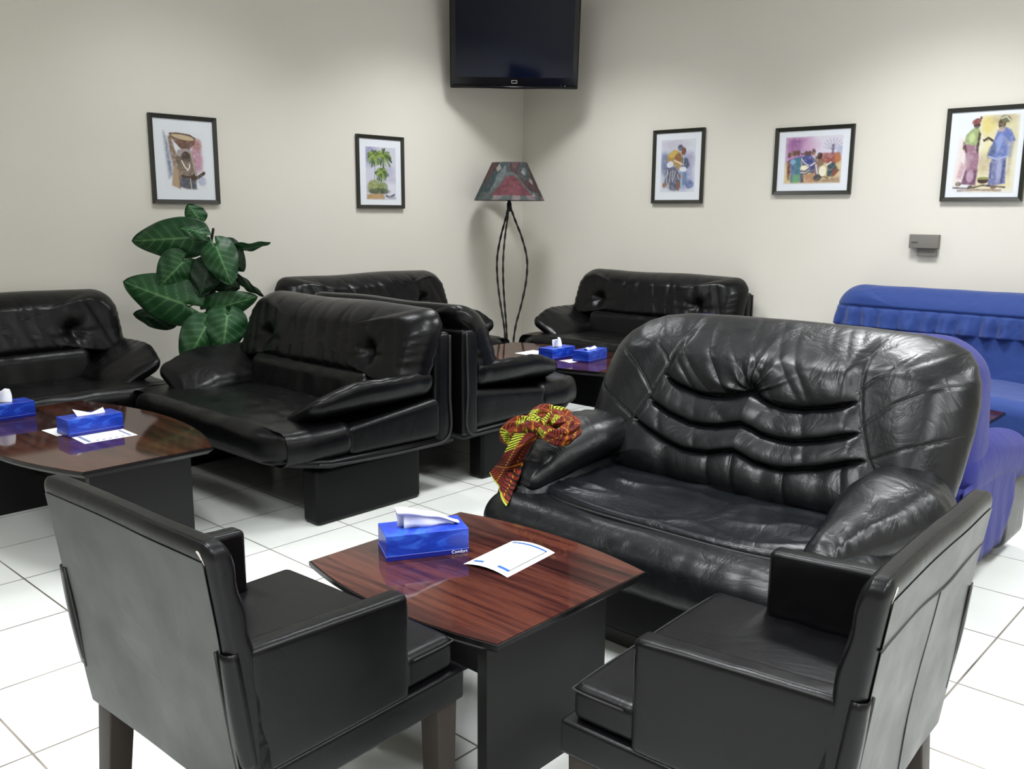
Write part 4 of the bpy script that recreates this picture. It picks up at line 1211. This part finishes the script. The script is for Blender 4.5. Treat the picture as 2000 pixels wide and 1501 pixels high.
for a in [
    (795, 190, 690, 45, 185, .00, .02, False, (900, 350), .3, .3),
    (770, 330, 165, 372, 330, .10, -.04, False, (880, 620), .3, 0),
    (845, 312, 600, 250, 120, .14, .02, False, (880, 500), .3, .5),
    (640, 530, 395, 765, 300, .16, .04, False, (870, 640), .3, 0),
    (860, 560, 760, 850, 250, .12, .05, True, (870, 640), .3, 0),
    (920, 385, 1050, 745, 280, .14, .06, False, (880, 620), .35, 0),
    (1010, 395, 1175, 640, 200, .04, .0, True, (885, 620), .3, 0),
    (1070, 420, 1435, 380, 120, .02, -.02, False, (885, 600), .2, .9),
    (670, 935, 75, 722, 390, .18, .0, False, (850, 900), .3, 0),
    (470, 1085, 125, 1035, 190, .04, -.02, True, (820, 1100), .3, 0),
    (830, 975, 1285, 855, 230, .12, .0, False, (860, 900), .3, 0),
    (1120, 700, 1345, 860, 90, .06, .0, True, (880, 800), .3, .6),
    (1000, 985, 930, 1345, 330, .20, .08, False, (900, 950), .35, 0),
    (810, 1075, 585, 1445, 310, .24, .08, False, (820, 1050), .35, 0),
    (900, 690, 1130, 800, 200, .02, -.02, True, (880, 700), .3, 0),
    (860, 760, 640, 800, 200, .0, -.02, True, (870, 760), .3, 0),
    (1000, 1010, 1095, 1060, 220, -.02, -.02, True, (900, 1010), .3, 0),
]: leaf(*a)

# ------------------------------------------------------------------ patterned cloth over the left arm of the ribbed sofa
def kente(u, v):
    """u across, v along, metres"""
    a, b = u / .062, v / .085
    ia, ib = math.floor(a), math.floor(b)
    h = (ia * 7 + ib * 5 + (ia * ib) % 3) % 4
    fa, fb = a - ia, b - ib
    if h == 0: k = (v / .0135) % 1; c = 'b4bc30' if k < .50 else '15100a'
    elif h == 1: k = (v / .0125) % 1; c = '6c2014' if k < .58 else '1c0c08'
    elif h == 2: k = (u / .0125 + v / .03) % 1; c = '8c3418' if k < .5 else '2a0e08'
    else: k = (v / .0115) % 1; c = '74241a' if k < .6 else '1c0c08'
    if fa > .90: c = 'b8841e' if ((v / .011) % 1) < .5 else '17110a'
    if fb > .94 and h != 0: c = 'b06a16'
    return tuple(q_ * .78 for q_ in hexc(c))
trees = []
for o in bsofa.children:
    if o.name.split('.')[0] in ('arm', 'arm_pad', 'front_roll', 'back_cushion'):
        trees.append(BVHTree.FromPolygons([v.co[:] for v in o.data.vertices], [tuple(p.vertices) for p in o.data.polygons]))
def top(x, y):
    best = -9
    for t_ in trees:
        h_ = t_.ray_cast(Vector((x - BS[0], y - BS[1], 1.5)), Vector((0, 0, -1)))
        if h_[0] is not None and h_[0].z > best: best = h_[0].z
    return best
cg = G(); cc_ = []
# hanging folded end
Lp = [(-2.055, 2.235, .61), (-2.055, 2.20, .57), (-2.076, 2.185, .52), (-2.138, 2.219, .475), (-2.163, 2.224, .45)]
Rp = [(-1.93, 2.265, .645), (-1.955, 2.236, .61), (-1.994, 2.231, .55), (-2.04, 2.23, .45), (-2.043, 2.187, .40)]
Ls, Rs = spline(Lp, 44), spline(Rp, 44)
nv, nu = len(Ls) - 1, 60
V = []
TOC = Vector((.66, -.72, .1)).normalized()
for i in range(nv + 1):
    for j in range(nu + 1):
        q = j / nu; t_ = i / nv
        p = Ls[i].lerp(Rs[i], q)
        for t__ in trees:
            o_ = p - Vector((BS[0], BS[1], 0)) + TOC * .4
            h_ = t__.ray_cast(o_, -TOC, .4)
            if h_[0] is not None: p = h_[0] + Vector((BS[0], BS[1], 0))
        p = p + TOC * (.016 * math.sin(PI * q) + .010 * (1 - abs(q - .52) / .5) * t_ + .004 * math.sin(q * 11 + t_ * 5) + .012)
        V.append(p)
        c = kente(q * .15 + .004, t_ * .25 + .02 * q)
        if t_ > .955: c = hexc('8a9c34')
        cc_.append(c)
F = [(i * (nu + 1) + j, (i + 1) * (nu + 1) + j, (i + 1) * (nu + 1) + j + 1, i * (nu + 1) + j + 1) for i in range(nv) for j in range(nu)]
cg.add(V, F)
def roll(path, rads, seed, k=22, n=80):
    P = spline(path, k); m_ = len(P)
    P2 = []
    for i, p in enumerate(P):
        r_ = interp(i / (m_ - 1), rads); h_ = top(p.x, p.y)
        z = p.z
        if h_ > 0 and z < h_ + r_ * .75: z = h_ + r_ * .75
        P2.append(Vector((p.x, p.y, z)))
    R_ = [interp(i / (m_ - 1), rads) for i in range(m_)]
    V, F = tube(P2, R_, n)
    out = []
    for idx, v in enumerate(V):
        i, q = divmod(idx, n); c0 = P2[i]; d = Vector(v) - c0; th = 2 * PI * q / n
        f_ = 1 + .16 * math.sin(3 * th + i * .08 + seed) + .10 * math.sin(7 * th - i * .127) + .18 * nz(math.cos(th) * 2 + seed, math.sin(th) * 2, i * .045)
        out.append(c0 + d * f_)
        a_ = th + i * .036
        cc_.append(kente(.30 * a_ / (2 * PI) + .02 * math.sin(i * .11), i * .0038 + .01 * math.sin(th * 2)))
    cg.add(out, F)
roll([(-2.094, 2.245, .56), (-2.091, 2.263, .60), (-2.046, 2.272, .63), (-1.95, 2.25, .64), (-1.86, 2.224, .635)], [(0, .018), (.2, .036), (.6, .034), (1, .022)], 1.0)
roll([(-1.976, 2.228, .64), (-2.025, 2.309, .66), (-2.0, 2.361, .665), (-1.908, 2.334, .66), (-1.848, 2.29, .65), (-1.829, 2.225, .64), (-1.868, 2.207, .64), (-1.92, 2.229, .645)], [(0, .022), (.3, .030), (.7, .030), (1, .016)], 4.2)
roll([(-1.93, 2.24, .66), (-1.905, 2.27, .68), (-1.875, 2.255, .68), (-1.89, 2.235, .675)], [(0, .02), (.5, .024), (1, .014)], 7.7)
cg.col = np.array(cc_)
o = cg.obj('patterned_cloth', M['kente'], None, 'crumpled red, yellow and black patterned cloth over the left arm of the ribbed sofa', 'cloth')

# ------------------------------------------------------------------ sub-parts: details hang under the part they belong to
SUB = {'dark_band': 'carton', 'pale_line': 'carton', 'lettering': 'carton', 'emblem': 'casing', 'power_mark': 'casing', 'bottom_lip': 'casing', 'cover_flap': 'backrest',
       'slit': 'backrest', 'scuff': 'backrest', 'cushion_piping': 'seat_cushion', 'arm_piping': 'armrest', 'arm_seam': 'arm', 'seat_piping': 'seat_panel',
       'blue_bar': 'sheet', 'dark_line': 'sheet', 'grey_bar': 'sheet', 'grey_print': 'sheet', 'watercolour': 'mount', 'shade_ring': 'lamp_shade', 'skirt': 'arm_cover'}
def cen(o):
    a = [Vector(c) for c in o.bound_box]; return (a[0] + a[6]) / 2
for root in [o for o in SC.objects if o.parent is None]:
    kids = list(root.children)
    for c in kids:
        n_ = c.name.split('.')[0]
        t_ = SUB.get(n_)
        if n_ == 'slot': t_ = 'carton' if root.name.startswith('tissue') else 'cover'
        if n_ == 'back_seam': t_ = 'backrest' if root.name.startswith('armchair') else 'back_cushion'
        if not t_: continue
        cand = [k for k in kids if k.name.split('.')[0] == t_]
        if cand: c.parent = min(cand, key=lambda k: (cen(k) - cen(c)).length)
